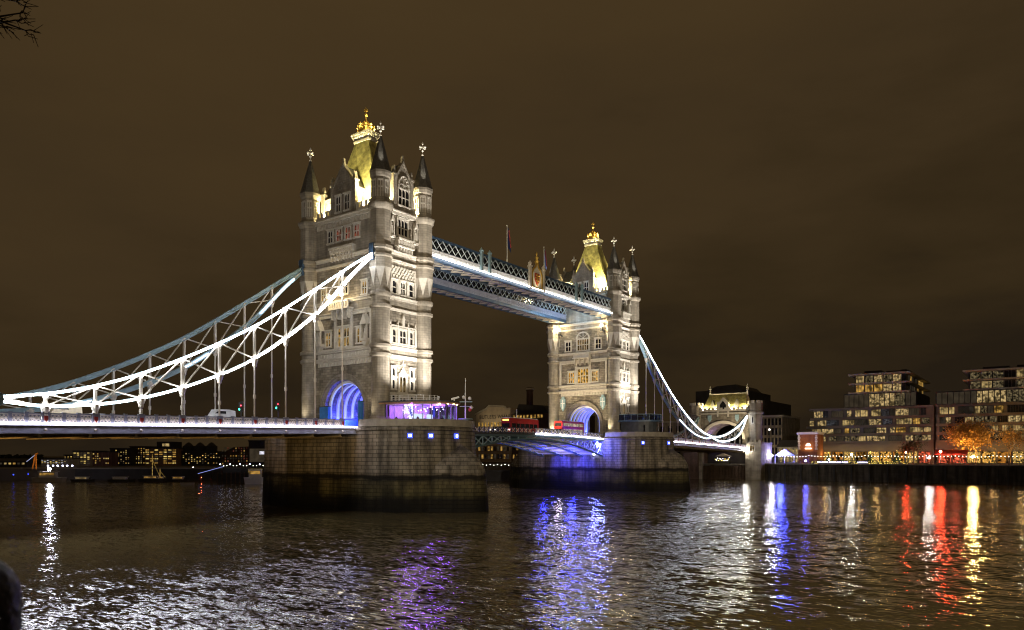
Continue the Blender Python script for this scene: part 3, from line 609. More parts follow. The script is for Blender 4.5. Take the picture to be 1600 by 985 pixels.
# ------------------------------------------------------------------ side spans: decks and chains
MID = 92.2
def zled(yn): return 13.55 + (yn + 5.6) * .0226
HANG = [-51.6, -46.2, -40.75, -35.35, -30.0, -24.5, -19.2, -13.8, -8.4]
def deck(far, label):
    sg = (lambda y: MID - y) if far else (lambda y: y)
    y_in, y_out = -5.55, (-91.5 if far else -92.0)
    t = thing('bridge_deck', label, 'bridge deck', (0, sg(-30), 11.4), 0, 'approach spans'); off = (0, sg(-30), 11.4)
    def quad_strip(mb, x0, x1, za, zb):     # long box following the road's gradient
        vs = []
        for y in (y_out, y_in):
            z = zled(y); vs += [(x0, sg(y), z + za), (x1, sg(y), z + za), (x1, sg(y), z + zb), (x0, sg(y), z + zb)]
        mb.add(vs, [(0,1,2,3), (4,5,6,7), (0,1,5,4), (1,2,6,5), (2,3,7,6), (3,0,4,7)])
    m = MB(off); quad_strip(m, -9.0, 9.0, -.35, .12); m.build('road_slab', M['asphalt'], t)
    for sx in (1, -1):
        m = MB(off); x0, x1 = sorted((sx*8.75, sx*9.15)); quad_strip(m, x0, x1, -.95, -.14)
        quad_strip(m, *sorted((sx*8.7, sx*9.32)), -1.05, -.95); quad_strip(m, *sorted((sx*9.0, sx*9.4)), -.14, .0)
        m.build('edge_girder', M['greyblue'], t)
        m = MB(off); quad_strip(m, *sorted((sx*9.18, sx*9.46)), 1.17, 1.28); quad_strip(m, *sorted((sx*9.12, sx*9.26)), .14, .24); m.build('handrail', M['greyblue'], t)
        m = MB(off); quad_strip(m, *sorted((sx*9.41, sx*9.52)), -.02, .12); m.build('led_strip', M['leddeck'], t)
    for k in range(16 if far else 15):       # cross beams beneath the roadway
        y = -8.4 - 5.45 * k; m = MB(off); z = zled(y)
        m.box(-8.7, 8.7, sg(y) - .14, sg(y) + .14, z - 1.4, z - .36); m.box(-8.7, 8.7, sg(y) - .3, sg(y) + .3, z - 1.52, z - 1.4); m.build('cross_beam', M['cream2'], t)
    # parapet: shield posts under the hangers, two plain posts and three pierced panels in every bay
    ys = []; hs = HANG[::-1] + [-57.1, -62.6, -68, -73.5, -79, -84.5, -90]
    pan = post = shp = None
    for i in range(len(hs)):
        y = hs[i]; z = zled(y)
        q = MB(); q.box(-.12, .16, -.34, .34, .0, 1.3); q.box(-.16, .2, -.4, .4, 1.28, 1.4)
        if shp is None: shp = q.build('shield_post', M['greyblue'], t); rd = MB(); rd.prism([(-.2, .95), (.2, .95), (.2, .55), (0, .28), (-.2, .55)], 'x', .16, .24); rs = rd.build('shield', M['red'], shp); o1 = shp; kn = MB(); kn.sphere((.05, 0, -.62), .17, 8, 6); kn.build('boss', M['cream'], shp)
        else:
            o1 = shp.copy(); COL.objects.link(o1); o1.parent = t
            for ch in list(shp.children): c2 = ch.copy(); COL.objects.link(c2); c2.parent = o1
        o1.location = (9.2, sg(y) - off[1], z - off[2])
        if i + 1 < len(hs):
            yb = hs[i+1]; st = (y - yb - .68) / 3
            for j in range(3):
                ya = y - .34 - st*j; yc = ya - st/2; z = zled(yc)
                if pan is None:
                    q = MB(); a = .72
                    q.box(0, .06, -a, a, .24, .34); q.box(0, .06, -a, a, 1.04, 1.16)
                    for v in range(3):
                        c0 = -a + a*2/3*(v + .5)
                        for s_ in (1, -1): q.bar((.03, c0 - s_*a/3, .34), (.03, c0 + s_*a/3, 1.04), .06, .09)
                        q.add([(.0, c0 + .17*math.cos(p_*math.pi/4), .69 + .17*math.sin(p_*math.pi/4)) for p_ in range(8)] + [(.075, c0 + .17*math.cos(p_*math.pi/4), .69 + .17*math.sin(p_*math.pi/4)) for p_ in range(8)], [list(range(8)), list(range(8, 16))] + [(p_, (p_+1) % 8, 8+(p_+1) % 8, 8+p_) for p_ in range(8)])
                        q.box(0, .05, c0 - a/3 - .03, c0 - a/3 + .03, .3, 1.1)
                    pan = q.build('parapet_panel', M['cream'], t); o2 = pan; bq = MB(); bq.box(-.06, -.02, -a - .12, a + .12, .2, 1.2); bq.build('backing', M['greyblue'], pan)
                    q = MB(); q.box(-.1, .12, -.17, .17, 0, 1.3); q.box(-.14, .15, -.21, .21, 1.28, 1.38); post = q.build('parapet_post', M['greyblue'], t); o3 = post
                else:
                    o2 = pan.copy(); COL.objects.link(o2); o2.parent = t; ob_ = pan.children[0].copy(); COL.objects.link(ob_); ob_.parent = o2
                    if j < 2: o3 = post.copy(); COL.objects.link(o3); o3.parent = t
                o2.location = (9.24, sg(yc) - off[1], z - off[2]); o2.scale.y = (st - .36) / 1.44
                if j < 2: o3.location = (9.24, sg(ya - st) - off[1], zled(ya - st) - off[2])
    m = MB(off); quad_strip(m, -9.3, -9.15, .1, 1.2); m.build('far_parapet', M['greyblue'], t)
    return t
M['cream2'] = P('amber_lit_beam', (.40, .30, .16), .5, var=.3)  # amber lamplight under the deck is put into the beam colour
deck(False, 'near left approach deck with cream pierced parapet and red shields over the river')
deck(True, 'far right approach deck between the smaller tower and the gatehouse on the bank')

def interp(pts, y):
    """smooth height of a chord at y (Catmull-Rom over the measured points)"""
    pts = sorted(pts)
    for i in range(len(pts) - 1):
        if pts[i][0] <= y <= pts[i+1][0] or i == len(pts) - 2:
            p0 = pts[max(i-1, 0)]; p1, p2 = pts[i], pts[i+1]; p3 = pts[min(i+2, len(pts)-1)]
            h = p2[0] - p1[0]; u = (y - p1[0]) / h
            m1 = (p2[1]-p0[1])/(p2[0]-p0[0])*h; m2 = (p3[1]-p1[1])/(p3[0]-p1[0])*h
            return (2*u**3-3*u**2+1)*p1[1] + (u**3-2*u**2+u)*m1 + (-2*u**3+3*u**2)*p2[1] + (u**3-u**2)*m2
TOP = [(-56.5, 15.25), (-49.6, 16.36), (-42.3, 18.6), (-33.9, 22.35), (-24.2, 27.6), (-12.8, 35.3), (-6, 40.1), (-1.2, 43.3)]
BOT = [(-56.5, 14.95), (-53, 14.6), (-49.6, 14.67), (-42.3, 15.76), (-33.9, 18.4), (-24.2, 23.0), (-12.8, 31.5), (-6, 38.6), (-1.2, 43.0)]
TOP2 = [(-91.2, 23.6), (-83, 19.9), (-72, 16.7), (-63, 15.3), (-57.0, 15.2)]
BOT2 = [(-91.2, 23.1), (-83, 16.6), (-72, 14.1), (-63, 13.9), (-57.0, 14.9)]
def chain(far, sx, top, bot, hang, label, leds, ch=1.):
    sg = (lambda y: MID - y) if far else (lambda y: y)
    yo = bot[0][0] if bot[0][0] < -60 else -56.5
    X = sx * 9.15; t = thing('suspension_chain', label, 'suspension chain', (X, sg(yo), 14.8), 0, 'suspension chains'); off = (X, sg(yo), 14.8)
    y0, y1 = top[0][0], top[-1][0]; n = 40
    tp = [(y0 + (y1-y0)*i/n, interp(top, y0 + (y1-y0)*i/n)) for i in range(n+1)]
    bp = [(y0 + (y1-y0)*i/n, interp(bot, y0 + (y1-y0)*i/n)) for i in range(n+1)]
    P2 = lambda l: [(sg(y), z) for y, z in l]
    for nm, l in (('top_chord', tp), ('bottom_chord', bp)):
        m = MB(off); m.sweep(P2(l), X, .62*ch, .14*ch, .28*ch); m.sweep(P2(l), X, .62*ch, .14*ch, -.28*ch); m.sweep(P2(l), X, .3, .44*ch); m.build(nm, M['blue'], t)
    ph = [h for h in hang if y0 < h < y1]
    vs = sorted(ph)
    for y in vs:
        a, b_ = interp(top, y), interp(bot, y)
        m = MB(off); m.bar((X, sg(y), b_), (X, sg(y), a), .34, .30, (0, 1, 0))
        for e_, d_ in ((a, -1), (b_, 1)): m.prism([(sg(y) - .5, e_), (sg(y) + .5, e_), (sg(y) + .14, e_ + d_*.6), (sg(y) - .14, e_ + d_*.6)], 'x', X - .1, X + .1)
        m.build('strut', M['cream'], t)
        if b_ - zled(y) > 1.2:
            zt = zled(y) + .1
            m = MB(off); m.tube([(X, sg(y), b_ - .2), (X, sg(y), zt)], .12, 8); m.lathe([(.14, b_ - 1.3), (.3, b_ - 1.1), (.3, b_ - .85), (.5, b_ - .3), (.5, b_)], X, sg(y), 8)
            zm = zt + (b_ - zt)*.4; m.lathe([(.2, zm), (.22, zm + .3), (.2, zm + .6)], X, sg(y), 8); m.lathe([(.3, zt), (.3, zt + .3), (.14, zt + .8)], X, sg(y), 8)
            m.build('hanger_rod', M['cream'], t)
    ends = [y0] + vs + [y1]
    for a, b_ in zip(ends[:-1], ends[1:]):
        if abs(interp(top, a) - interp(bot, a)) + abs(interp(top, b_) - interp(bot, b_)) < 1.2: continue
        m = MB(off)
        m.bar((X + .07, sg(a), interp(bot, a)), (X + .07, sg(b_), interp(top, b_)), .14, .26, (1, 0, 0)); m.bar((X - .07, sg(a), interp(top, a)), (X - .07, sg(b_), interp(bot, b_)), .14, .26, (1, 0, 0))
        m.build('brace', M['cream'], t)
    for which, ya, yb, wd, nm in leds:
        l = [p for p in (tp if which[0] == 't' else bp) if ya <= p[0] <= yb]
        m = MB(off); m.sweep(P2(l), X + (-.4 if 'i' in which else .40 if ch == 1 else .30), .06, wd, 0); m.build('led_strip', M[nm], t)
    if y0 > -57:
        m = MB(off); m.prism([(sg(-56.7) + .95*math.cos(R(30*k)), 15.1 + .95*math.sin(R(30*k))) for k in range(12)], 'x', X - .35, X + .35); m.build('pin', M['blue'], t)
    return t
chain(False, 1, TOP, BOT, HANG, 'nearest suspension chain, its two chords outlined in brilliant white light', (('t', -57, 0, .21, 'led'), ('b', -57, 0, .21, 'led'), ('ti', -57, 0, .22, 'ledf'), ('bi', -57, 0, .22, 'ledf')), .5)  # strips on the inner side are added to light the chain behind
chain(False, -1, TOP, BOT, HANG, 'pale blue chain behind the brilliant white one, only short lit stretches on it', (('b', -26, -20, .12, 'led2'), ('b', -12, -3, .2, 'led2'), ('b', -44, -38, .08, 'led2')))
chain(False, 1, TOP2, BOT2, [-62.6, -68, -73.5, -79, -84.5], 'short chain stub beyond the pin at the left end of the white chain', (('t', -92, -56, .46, 'led'), ('b', -92, -56, .46, 'led')))
chain(True, 1, TOP, BOT, HANG, 'far chain sweeping down steeply from the smaller tower, pale blue with a white edge', (('t', -57, 0, .24, 'ledf'), ('b', -57, -30, .14, 'led2')))
chain(True, -1, TOP, BOT, HANG, 'farthest pale blue chain, mostly hidden behind the smaller tower', (('t', -57, -35, .15, 'led2'),))
chain(True, 1, TOP2, BOT2, [-62.6, -68, -73.5, -79, -84.5], 'short lens shaped white chain rising to the gatehouse beside the bank', (('t', -92, -56, .26, 'ledf'), ('b', -92, -56, .26, 'ledf')))
chain(True, -1, TOP2, BOT2, [-62.6, -68, -73.5, -79, -84.5], 'short pale blue chain rising to the left turret of the gatehouse', ())

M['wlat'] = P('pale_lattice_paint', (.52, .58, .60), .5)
# ------------------------------------------------------------------ bascules
def zl2(y): return 13.15 + .6 * (1 - ((y - 46.1) / 30.5) ** 2)      # road edge height, humped in the middle
def zb2(y):                                                         # curved lower chord
    u = min(1, abs(y - 46.1) / 30.5); return zl2(y) - 1.05 - 3.4 * u ** 1.7
M['teal'] = P('shaded_teal_paint', (.07, .12, .135), .5)  # darker steel: shade of the unlit leaf is put into the colour
def bascule(ya, yb, label, lit):
    t = thing('bascule_leaf', label, 'bascule', (0, ya if not lit else yb, 12), 0, 'lifting leaves of the roadway'); off = (0, ya if not lit else yb, 12)
    n = 10; Y = [ya + (yb - ya)*i/n for i in range(n+1)]
    m = MB(off)
    for a, b_ in zip(Y[:-1], Y[1:]): m.add([(-9, a, zl2(a)-.3), (9, a, zl2(a)-.3), (9, a, zl2(a)+.1), (-9, a, zl2(a)+.1), (-9, b_, zl2(b_)-.3), (9, b_, zl2(b_)-.3), (9, b_, zl2(b_)+.1), (-9, b_, zl2(b_)+.1)], [(0,1,2,3), (4,5,6,7), (0,1,5,4), (1,2,6,5), (2,3,7,6), (3,0,4,7)])
    m.build('road_slab', M['asphalt'], t)
    for x in (9.0, 3.1, -3.1, -9.0):
        m = MB(off); g2 = MB(off)
        for a, b_ in zip(Y[:-1], Y[1:]):
            m.bar((x, a, zb2(a)), (x, b_, zb2(b_)), .42, .34); m.bar((x, a, zl2(a) - .5), (x, b_, zl2(b_) - .5), .4, .4)
            g2.bar((x, a, zb2(a)), (x, a, zl2(a) - .5), .18)
            if zl2(a) - zb2(a) > 1.6 or zl2(b_) - zb2(b_) > 1.6: g2.bar((x + .05, a, zb2(a)), (x + .05, b_, zl2(b_) - .5), .14, .2, (1, 0, 0)); g2.bar((x - .05, a, zl2(a) - .5), (x - .05, b_, zb2(b_)), .14, .2, (1, 0, 0))
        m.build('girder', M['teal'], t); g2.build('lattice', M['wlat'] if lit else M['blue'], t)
    for y in Y[1:-1]:
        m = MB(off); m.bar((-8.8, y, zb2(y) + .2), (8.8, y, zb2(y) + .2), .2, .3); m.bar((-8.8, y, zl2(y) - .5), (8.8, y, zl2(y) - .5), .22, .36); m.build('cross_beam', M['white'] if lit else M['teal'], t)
    m = MB(off)     # soffit plates between the inner girders
    for a, b_ in zip(Y[:-1], Y[1:]):
        for x0, x1 in ((-2.8, 2.8), (-8.7, -3.4), (3.4, 8.7)):
            m.add([(x0, a+.2, zb2(a)+.5), (x1, a+.2, zb2(a)+.5), (x1, b_-.2, zb2(b_)+.5), (x0, b_-.2, zb2(b_)+.5), (x0, a+.2, zb2(a)+.55), (x1, a+.2, zb2(a)+.55), (x1, b_-.2, zb2(b_)+.55), (x0, b_-.2, zb2(b_)+.55)], [(0,1,2,3), (4,5,6,7), (0,1,5,4), (1,2,6,5), (2,3,7,6), (3,0,4,7)])
    m.build('soffit_plate', M['white'] if lit else M['teal'], t)  # pale on the lit leaf, dark on the unlit: light painted into colour
    for sx in (1, -1):
        m = MB(off); k = 0; y = ya + .3; r2 = MB(off)
        for a, b_ in zip(Y[:-1], Y[1:]): m.bar((sx*9.1, a, zl2(a)+1.15), (sx*9.1, b_, zl2(b_)+1.15), .16, .12); m.bar((sx*9.1, a, zl2(a)+.2), (sx*9.1, b_, zl2(b_)+.2), .12, .1)
        while y < yb - 1.4:
            m.bar((sx*9.1, y, zl2(y)), (sx*9.1, y, zl2(y)+1.3), .16)
            if sx > 0: r2.bar((sx*9.1, y+.2, zl2(y)+.25), (sx*9.1, y+1.3, zl2(y+1.5)+1.05), .06, .12); r2.bar((sx*9.1, y+.2, zl2(y)+1.05), (sx*9.1, y+1.3, zl2(y+1.5)+.25), .06, .12)
            y += 1.52
        if sx > 0: r2.build('railing_lattice', M['cream'], t)
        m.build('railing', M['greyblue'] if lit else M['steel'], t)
        if lit:
            m = MB(off)
            for a, b_ in zip(Y[:-1], Y[1:]): m.bar((sx*9.28, a + (.001 if a == ya else 0), zl2(a)-.05), (sx*9.28, b_, zl2(b_)-.05), .1, .22)
            m.build('led_strip', M['leddeck'], t)
    return t
bascule(15.7, 46.0, 'near leaf of the lifting roadway, unlit dark railing beside the near pier', False)
bascule(46.2, 76.5, 'far leaf of the lifting roadway, flooded blue underneath with a lilac edge line', True)
for x, y in ((8.2, 74.2), (0, 74.5), (-7, 74.2)): pass

# ------------------------------------------------------------------ high level walkways
def walkway(xo, xi, label, west):
    sx = 1 if xo > 0 else -1
    t = thing('high_walkway', label, 'walkway', (xo, 46.1, 44.6), 0, 'high level walkways'); off = (xo, 46.1, 44.6)
    ya, yb = 10.35, 81.85; x0, x1 = sorted((xo, xi)); z0 = 44.7
    N = 40; st = (yb - ya) / N
    for x, s_, nm in ((x1, 1, 'west'), (x0, -1, 'east')):
        m = MB(off); m.box(x - .2, x + .2, ya, yb, z0, z0 + .28); m.box(x - .12, x + .12, ya, yb, z0 + .28, z0 + .6); m.box(x - .2, x + .2, ya, yb, z0 + .6, z0 + .78); m.build('bottom_girder', M['dblue'], t)
        m = MB(off); m.box(x - .22, x + .22, ya, yb, z0 + 4.05, z0 + 4.45); m.box(x - .1, x + .1, ya, yb, z0 + 2.05, z0 + 2.2); m.build('top_chord', M['dblue'], t)
        m = MB(off)
        for k in range(N):
            y = ya + st*k
            m.bar((x + .1*s_, y, z0 + 2.2), (x + .1*s_, y + st, z0 + 4.05), .1, .17, (1, 0, 0)); m.bar((x + .17*s_, y, z0 + 4.05), (x + .17*s_, y + st, z0 + 2.2), .05, .17, (1, 0, 0))
        m.build('lattice', M['wlat'], t)
        m = MB(off); m.box(x - .05, x + .05, ya, yb, z0 + .8, z0 + 2.04)
        for k in range(N*2):
            y = ya + st/2*(k + .5)
            m.box(min(x + s_*.05, x + s_*.16), max(x + s_*.05, x + s_*.16), y - .1, y + .1, z0 + .85, z0 + 1.95)
            m.lathe([(.22, z0 + 1.3), (.22, z0 + 1.5)], x + s_*.03, y + st/4, 8)
        m.box(min(x + s_*.05, x + s_*.28), max(x + s_*.05, x + s_*.19), ya, yb, z0 + 1.9, z0 + 2.05); m.box(min(x + s_*.05, x + s_*.2), max(x + s_*.05, x + s_*.2), ya, yb, z0 + .8, z0 + .92)
        m.build('fascia', M['white'] if west or s_ < 0 else M['greyblue'], t)
    m = MB(off); m.box(x0, x1, ya, yb, z0 + .45, z0 + .55); m.box(x0, x1, ya, yb, z0 + 4.3, z0 + 4.4); m.build('floor', M['greyblue'], t)
    m = MB(off); m.box(x0 + .7, x0 + .75, ya, yb, z0 + .8, z0 + 4.0); m.box(x1 - .75, x1 - .7, ya, yb, z0 + .8, z0 + 4.0); m.build('glazing', M['glass'], t)
    m = MB(off)
    for k in range(24):
        y = ya + (yb-ya)/24*k; m.bar((x0, y, z0 + .2), (x1, y, z0 + .2), .14, .26)
        m.bar((x0, y, z0 + .15), (x1, y + (yb-ya)/24, z0 + .15), .16, .1); m.bar((x1, y, z0 + .12), (x0, y + (yb-ya)/24, z0 + .12), .16, .1)
    m.build('soffit_bracing', M['cream'], t)
    if west:
        m = MB(off); m.box(x1 + .55, x1 + .63, ya, yb, z0 + .66, z0 + .76); m.build('led_strip', M['ledw'], t); m = MB(off); m.box(x0 - .6, x0 - .5, ya, yb, z0 + .66, z0 + .76); m.build('led_strip', M['ledf'], t)  # inner strip is unseen, added to light the other walkway
        for y in (27.0, 29.6, 63.0, 65.6): 
            m = MB(off); m.box(x1 + .1, x1 + .62, y - .26, y + .26, z0 + .8, z0 + 4.7); m.lathe([(.5, z0 + 4.7), (.5, z0 + 4.9), (.3, z0 + 5.1), (.05, z0 + 5.5)], x1 + .35, y, 8); m.build('pilaster', M['blue'], t)
        for y in (43.7, 48.9):
            m = MB(off); m.box(x1 + .1, x1 + .7, y - .32, y + .32, z0 + .5, z0 + 5.1); m.lathe([(.6, z0 + 5.1), (.6, z0 + 5.35), (.3, z0 + 5.5), (.45, z0 + 5.9), (.1, z0 + 6.4)], x1 + .4, y, 8); m.build('pilaster', M['cream'], t)
        y = 46.3
        prof = [(-1.9, z0 + .9), (1.9, z0 + .9), (1.9, z0 + 3.9), (1.3, z0 + 4.9), (.5, z0 + 5.5), (.2, z0 + 6.4), (-.2, z0 + 6.4), (-.5, z0 + 5.5), (-1.3, z0 + 4.9), (-1.9, z0 + 3.9)]
        m = MB(off); m.prism([(y + a, z) for a, z in prof], 'x', x1 + .15, x1 + .45); cr_ = m.build('crest', M['cream'], t)
        m = MB(off)
        for (a, z), (b_, z2) in zip(prof, prof[1:] + prof[:1]): m.bar((x1 + .5, y + a, z), (x1 + .5, y + b_, z2), .3, .3, (1, 0, 0))
        m.lathe([(.4, z0 + 6.3), (.55, z0 + 6.8), (.25, z0 + 7.1), (.42, z0 + 7.6), (.12, z0 + 8.0), (.22, z0 + 8.4), (.02, z0 + 8.9)], x1 + .4, y, 8); m.build('gilt_frame', M['gold'], cr_)
        m = MB(off); m.prism([(y - .85, z0 + 4.1), (y + .85, z0 + 4.1), (y + .85, z0 + 2.6), (y, z0 + 1.4), (y - .85, z0 + 2.6)], 'x', x1 + .45, x1 + .62); sh = m.build('shield', M['red'], cr_)
        m = MB(off); m.box(x1 + .62, x1 + .68, y - .12, y + .12, z0 + 1.6, z0 + 4.1); m.box(x1 + .62, x1 + .68, y - .85, y + .85, z0 + 2.95, z0 + 3.2)
        for dy, dz in ((-.48, 3.6), (.48, 3.6), (-.4, 2.5), (.4, 2.5)): m.sphere((x1 + .66, y + dy, z0 + dz), .2, 6, 5)
        m.build('charges', M['gold'], sh)
    return t
walkway(9.0, 5.4, 'upper walkway nearer the camera with a brilliant white fascia and a gilded crest', True)
walkway(-9.0, -5.4, 'walkway behind and seemingly below the white one, blue girders with plain lattice', False)
flagmat = P('flag_cloth', (.35, .05, .06), .8, var=.3); flagblue = P('flag_blue', (.03, .05, .2), .8); flagw = P('flag_white', (.6, .6, .6), .8)
def flagpole(x, y, z0, h, label, fl):
    t = thing('flagpole', label, 'flagpole', (x, y, z0), 0, 'flagpoles above the walkways')
    m = MB(); m.tube([(0, 0, 0), (0, 0, h)], .11, 8, .06); m.sphere((0, 0, h + .12), .16); m.build('pole', M['white'], t)
    m = MB(); n = 8
    vs = []; 
    for i in range(n + 1):
        for j in range(4):
            vs.append((.1 + .07*math.sin(i*.9 + j), .12 + (j/3)*(.25 + .9*(i/n)**1.3) + .1*math.sin(i*1.2), h - .4 - fl*i/n - .25*j*(i/n)))
    fs = [(i*4+j, i*4+j+1, (i+1)*4+j+1, (i+1)*4+j) for i in range(n) for j in range(3)]
    m.add(vs, fs); f = m.build('flag', flagblue, t); sm = f.modifiers.new('thick', 'SOLIDIFY'); sm.thickness = .03
    m = MB(); m.bar((.22, .3, h - .8), (.22, .95, h - fl - .2), .03, .28); m.build('stripe', flagmat, f)
    return t
flagpole(7.2, 38.4, 49.0, 8.6, 'tall flagpole with a limp dark flag standing on the white walkway', 4.2)
flagpole(-7.2, 82.0 - 8, 49.0, 14.5, 'slimmer flagpole with a hanging flag left of the smaller tower roof', 4.6)

# ------------------------------------------------------------------ pavilion on the near pier, platform on the far pier
def ell(x, y, a, b_, n=16): return [(x, y - b_)] + [(x + a*math.cos(R(-90 + 180*i/n)), y + b_*math.sin(R(-90 + 180*i/n))) for i in range(n+1)][1:-1] + [(x, y + b_)]
M['wood'] = P('timber_soffit', (.30, .16, .08), .5, var=.3, stretch=(1, 8, 1)); M['purple'] = P('pavilion_lining', (.62, .58, .66), .6)
person_dark = P('dark_coat', (.02, .02, .025), .8)
def pavilion():
    t = thing('glass_pavilion', 'purple lit glass pavilion with a curved roof on the near stone pier', 'pavilion', (10.9, 5.1, 13.75)); off = (10.9, 5.1, 13.75)
    pl = ell(10.9, 5.1, 9.6, 5.6)
    m = MB(off); m.prism([(x, y) for x, y in ell(10.9, 5.1, 9.4, 5.4)], 'z', 13.76, 13.85); m.build('floor', M['purple'], t)
    ro = MB(off); ro.prism(ell(10.0, 5.1, 11.2, 6.5), 'z', 17.78, 18.0); r_ = ro.build('roof', M['steel'], t)
    so = MB(off); so.prism(ell(10.02, 5.1, 11.1, 6.4), 'z', 17.55, 17.775); so.build('soffit', M['wood'], r_)
    ci = MB(off); ci.prism(ell(10.9, 5.1, 9.4, 5.4), 'z', 17.42, 17.54); ci.build('ceiling', M['purple'], r_)
    for (xa, ya), (xb, yb) in zip(pl[:-1], pl[1:]):
        m = MB(off); m.bar((xa, ya, 15.6), (xb, yb, 15.6), .05, 3.5); m.build('glass_panel', M['pane_clear'], t)
    for i, (x, y) in enumerate(pl):
        m = MB(off); w_ = .3 if i in (0, 7, len(pl)-1) else .1; m.bar((x, y, 13.8), (x, y, 17.5), w_, w_); m.build('mullion', M['steel'] if w_ > .2 else M['greyblue'], t)
    m = MB(off); m.box(10.92, 11.0, .2, 10.0, 13.9, 17.4); m.build('back_wall', M['purple'], t)
    m = MB(off); m.box(12.6, 12.9, 3.4, 3.7, 13.85, 17.4); m.box(15.0, 15.3, 6.5, 6.8, 13.85, 17.4); m.build('column', M['ledblue2'], t)
    for (x, y, w_) in ((12.2, 6.0, 2.4), (12.2, 8.8, 1.5)):
        m = MB(off); m.box(x - .05, x + .05, y - w_/2, y + w_/2, 14.9, 16.2); m.build('screen', M['screen'], t)
    for k in range(16):
        a = R(-75 + 150*(k % 8)/7); r_k = .35 if k < 8 else .75
        m = MB(off); m.sphere((11.2 + 9.0*r_k*math.cos(a), 5.1 + 5.0*r_k*math.sin(a), 17.1 - .25*(k % 3)), .09, 6, 4); m.build('pendant_lamp', M['lampc2'], t)
    for k in range(4):
        a = R(-22 + 13*k); m = MB(off); m.lathe([(.16, 17.44), (.16, 17.56)], 10.0 + 10.6*math.cos(a), 5.1 + 6.0*math.sin(a), 8); m.build('soffit_lamp', M['lampw2'], t)
    pr2 = ell(9.3, 5.1, 7.4, 4.4, 14)
    m = MB(off)
    for z in (18.35, 18.7, 19.1):
        for a, b_ in zip(pr2[:-1], pr2[1:]): m.bar((*a, z), (*b_, z), .06, .05)
    for x, y in pr2: m.bar((x, y, 18.0), (x, y, 19.15), .09)
    m.build('roof_railing', M['white'], t)
    m = MB(off); m.box(12.3, 13.6, 1.0, 2.8, 13.86, 14.9); m.build('counter', M['steel'], t)
    m = MB(off); m.lathe([(.12, 18.0), (.12, 18.5)], 19.0, 7.5, 6); m.bar((18.6, 7.2, 18.5), (19.6, 8.0, 18.9), .35, .3); m.build('roof_floodlight', M['white'], t)
M['ledblue2'] = EM('column_blue', (.12, .12, 1), .9); M['screen'] = EM('screen_white', (.75, .8, 1), 2.2); M['lampc2'] = EM('pendant_white', (1, .85, 1), 12); M['lampw2'] = EM('soffit_amber', (1, .7, .25), 12)
pavilion()
def platform():
    t = thing('viewing_platform', 'dark cabin with a blue lit glass balustrade on the far pier', 'viewing platform', (10.9, 87.1, 13.75)); off = (10.9, 87.1, 13.75)
    m = MB(off); m.prism(ell(10.9, 87.1, 8.2, 4.6), 'z', 13.76, 17.6); m.build('cabin', M['steel'], t)
    m = MB(off); m.prism(ell(10.4, 87.1, 9.6, 5.6), 'z', 17.6, 18.0); m.build('roof', M['dblue'], t)
    p = ell(10.4, 87.1, 9.3, 5.3)
    for a, b_ in zip(p[:-1], p[1:]):
        m = MB(off); m.bar((*a, 18.75), (*b_, 18.75), .04, 1.4); m.build('glass_panel', M['pane_blue'], t)
    m = MB(off)
    for a, b_ in zip(p[:-1], p[1:]): m.bar((*a, 19.5), (*b_, 19.5), .08, .08); m.bar((*a, 18.0), (*a, 19.5), .07)
    m.build('balustrade', M['blue'], t)
    for k in range(5): 
        m = MB(off); y = 84 + k*1.5; m.box(18.3 - abs(y - 87.1)*.5, 18.5 - abs(y - 87.1)*.5, y - .4, y + .4, 15, 16.8); m.build('window', M['glass'], t)
M['pane_blue'] = GLASS('blue_glass', (.35, .5, .8), .25)
platform()
point('platform_blue_light', (15, 87.0, 18.5), 70, (.12, .3, 1), .2); m = MB(); m.sphere((15.5, 83.0, 16.9), .22); 
for p_, pw in (((14.5, 1.8, 17.0), 1300), ((17.8, 4.8, 17.0), 1300), ((13.5, 8, 17.0), 900)): point('pavilion_purple_light', p_, pw, (.52, .13, 1), .3)
point('pavilion_white_light', (13, 3.2, 16.8), 70, (1, .75, 1), .2)
spot('pavilion_soffit_light', (17.0, -.2, 14.6), (18, .5, 17.7), 60, (1, .7, .4), 120, 1)

def mast():
    t = thing('signal_mast', 'pale signal mast with crossarms and discs on the right edge of near pier', 'signal mast', (17.2, 12.6, 13.75))
    m = MB(); m.tube([(0, 0, 0), (0, 0, 8.9)], .14, 8, .06); m.build('mast', M['white'], t)
    m = MB(); m.lathe([(.55, 0), (.55, 1.5), (.3, 1.7)], 0, 0, 8); m.box(-.9, .9, -.9, .9, 1.6, 1.75); m.build('pedestal', M['blue'], t)
    for z, l in ((3.9, 1.0), (4.7, 1.2)):
        m = MB(); m.bar((-l*.8, -l*.6, z), (l*.8, l*.6, z), .12); m.build('crossarm', M['blue'], t)
    for dx, z, mt in ((.75, 5.3, 'white'), (-.3, 5.5, 'white'), (.8, 3.3, 'red'), (1.05, 3.7, 'cream')):
        m = MB(); m.sphere((dx*.8, dx*.6, z), .32, 10, 8); m.build('signal_lamp', M[mt], t)
    return t
mast()
def thin_pole(x, y, z, h, label):
    m = MB(); m.tube([(0, 0, 0), (0, 0, h)], .1, 6, .05); m.lathe([(.25, 0), (.2, .4), (.1, .5)], 0, 0, 6); m.sphere((0, 0, h), .13, 6, 5)
    o_ = m.build('mast_pole', M['white']); o_.location = (x, y, z); tag(o_, label, 'pole'); return o_
thin_pole(-8.8, 64, 13.6, 7.0, 'thin white pole standing beside the red bus on the roadway')

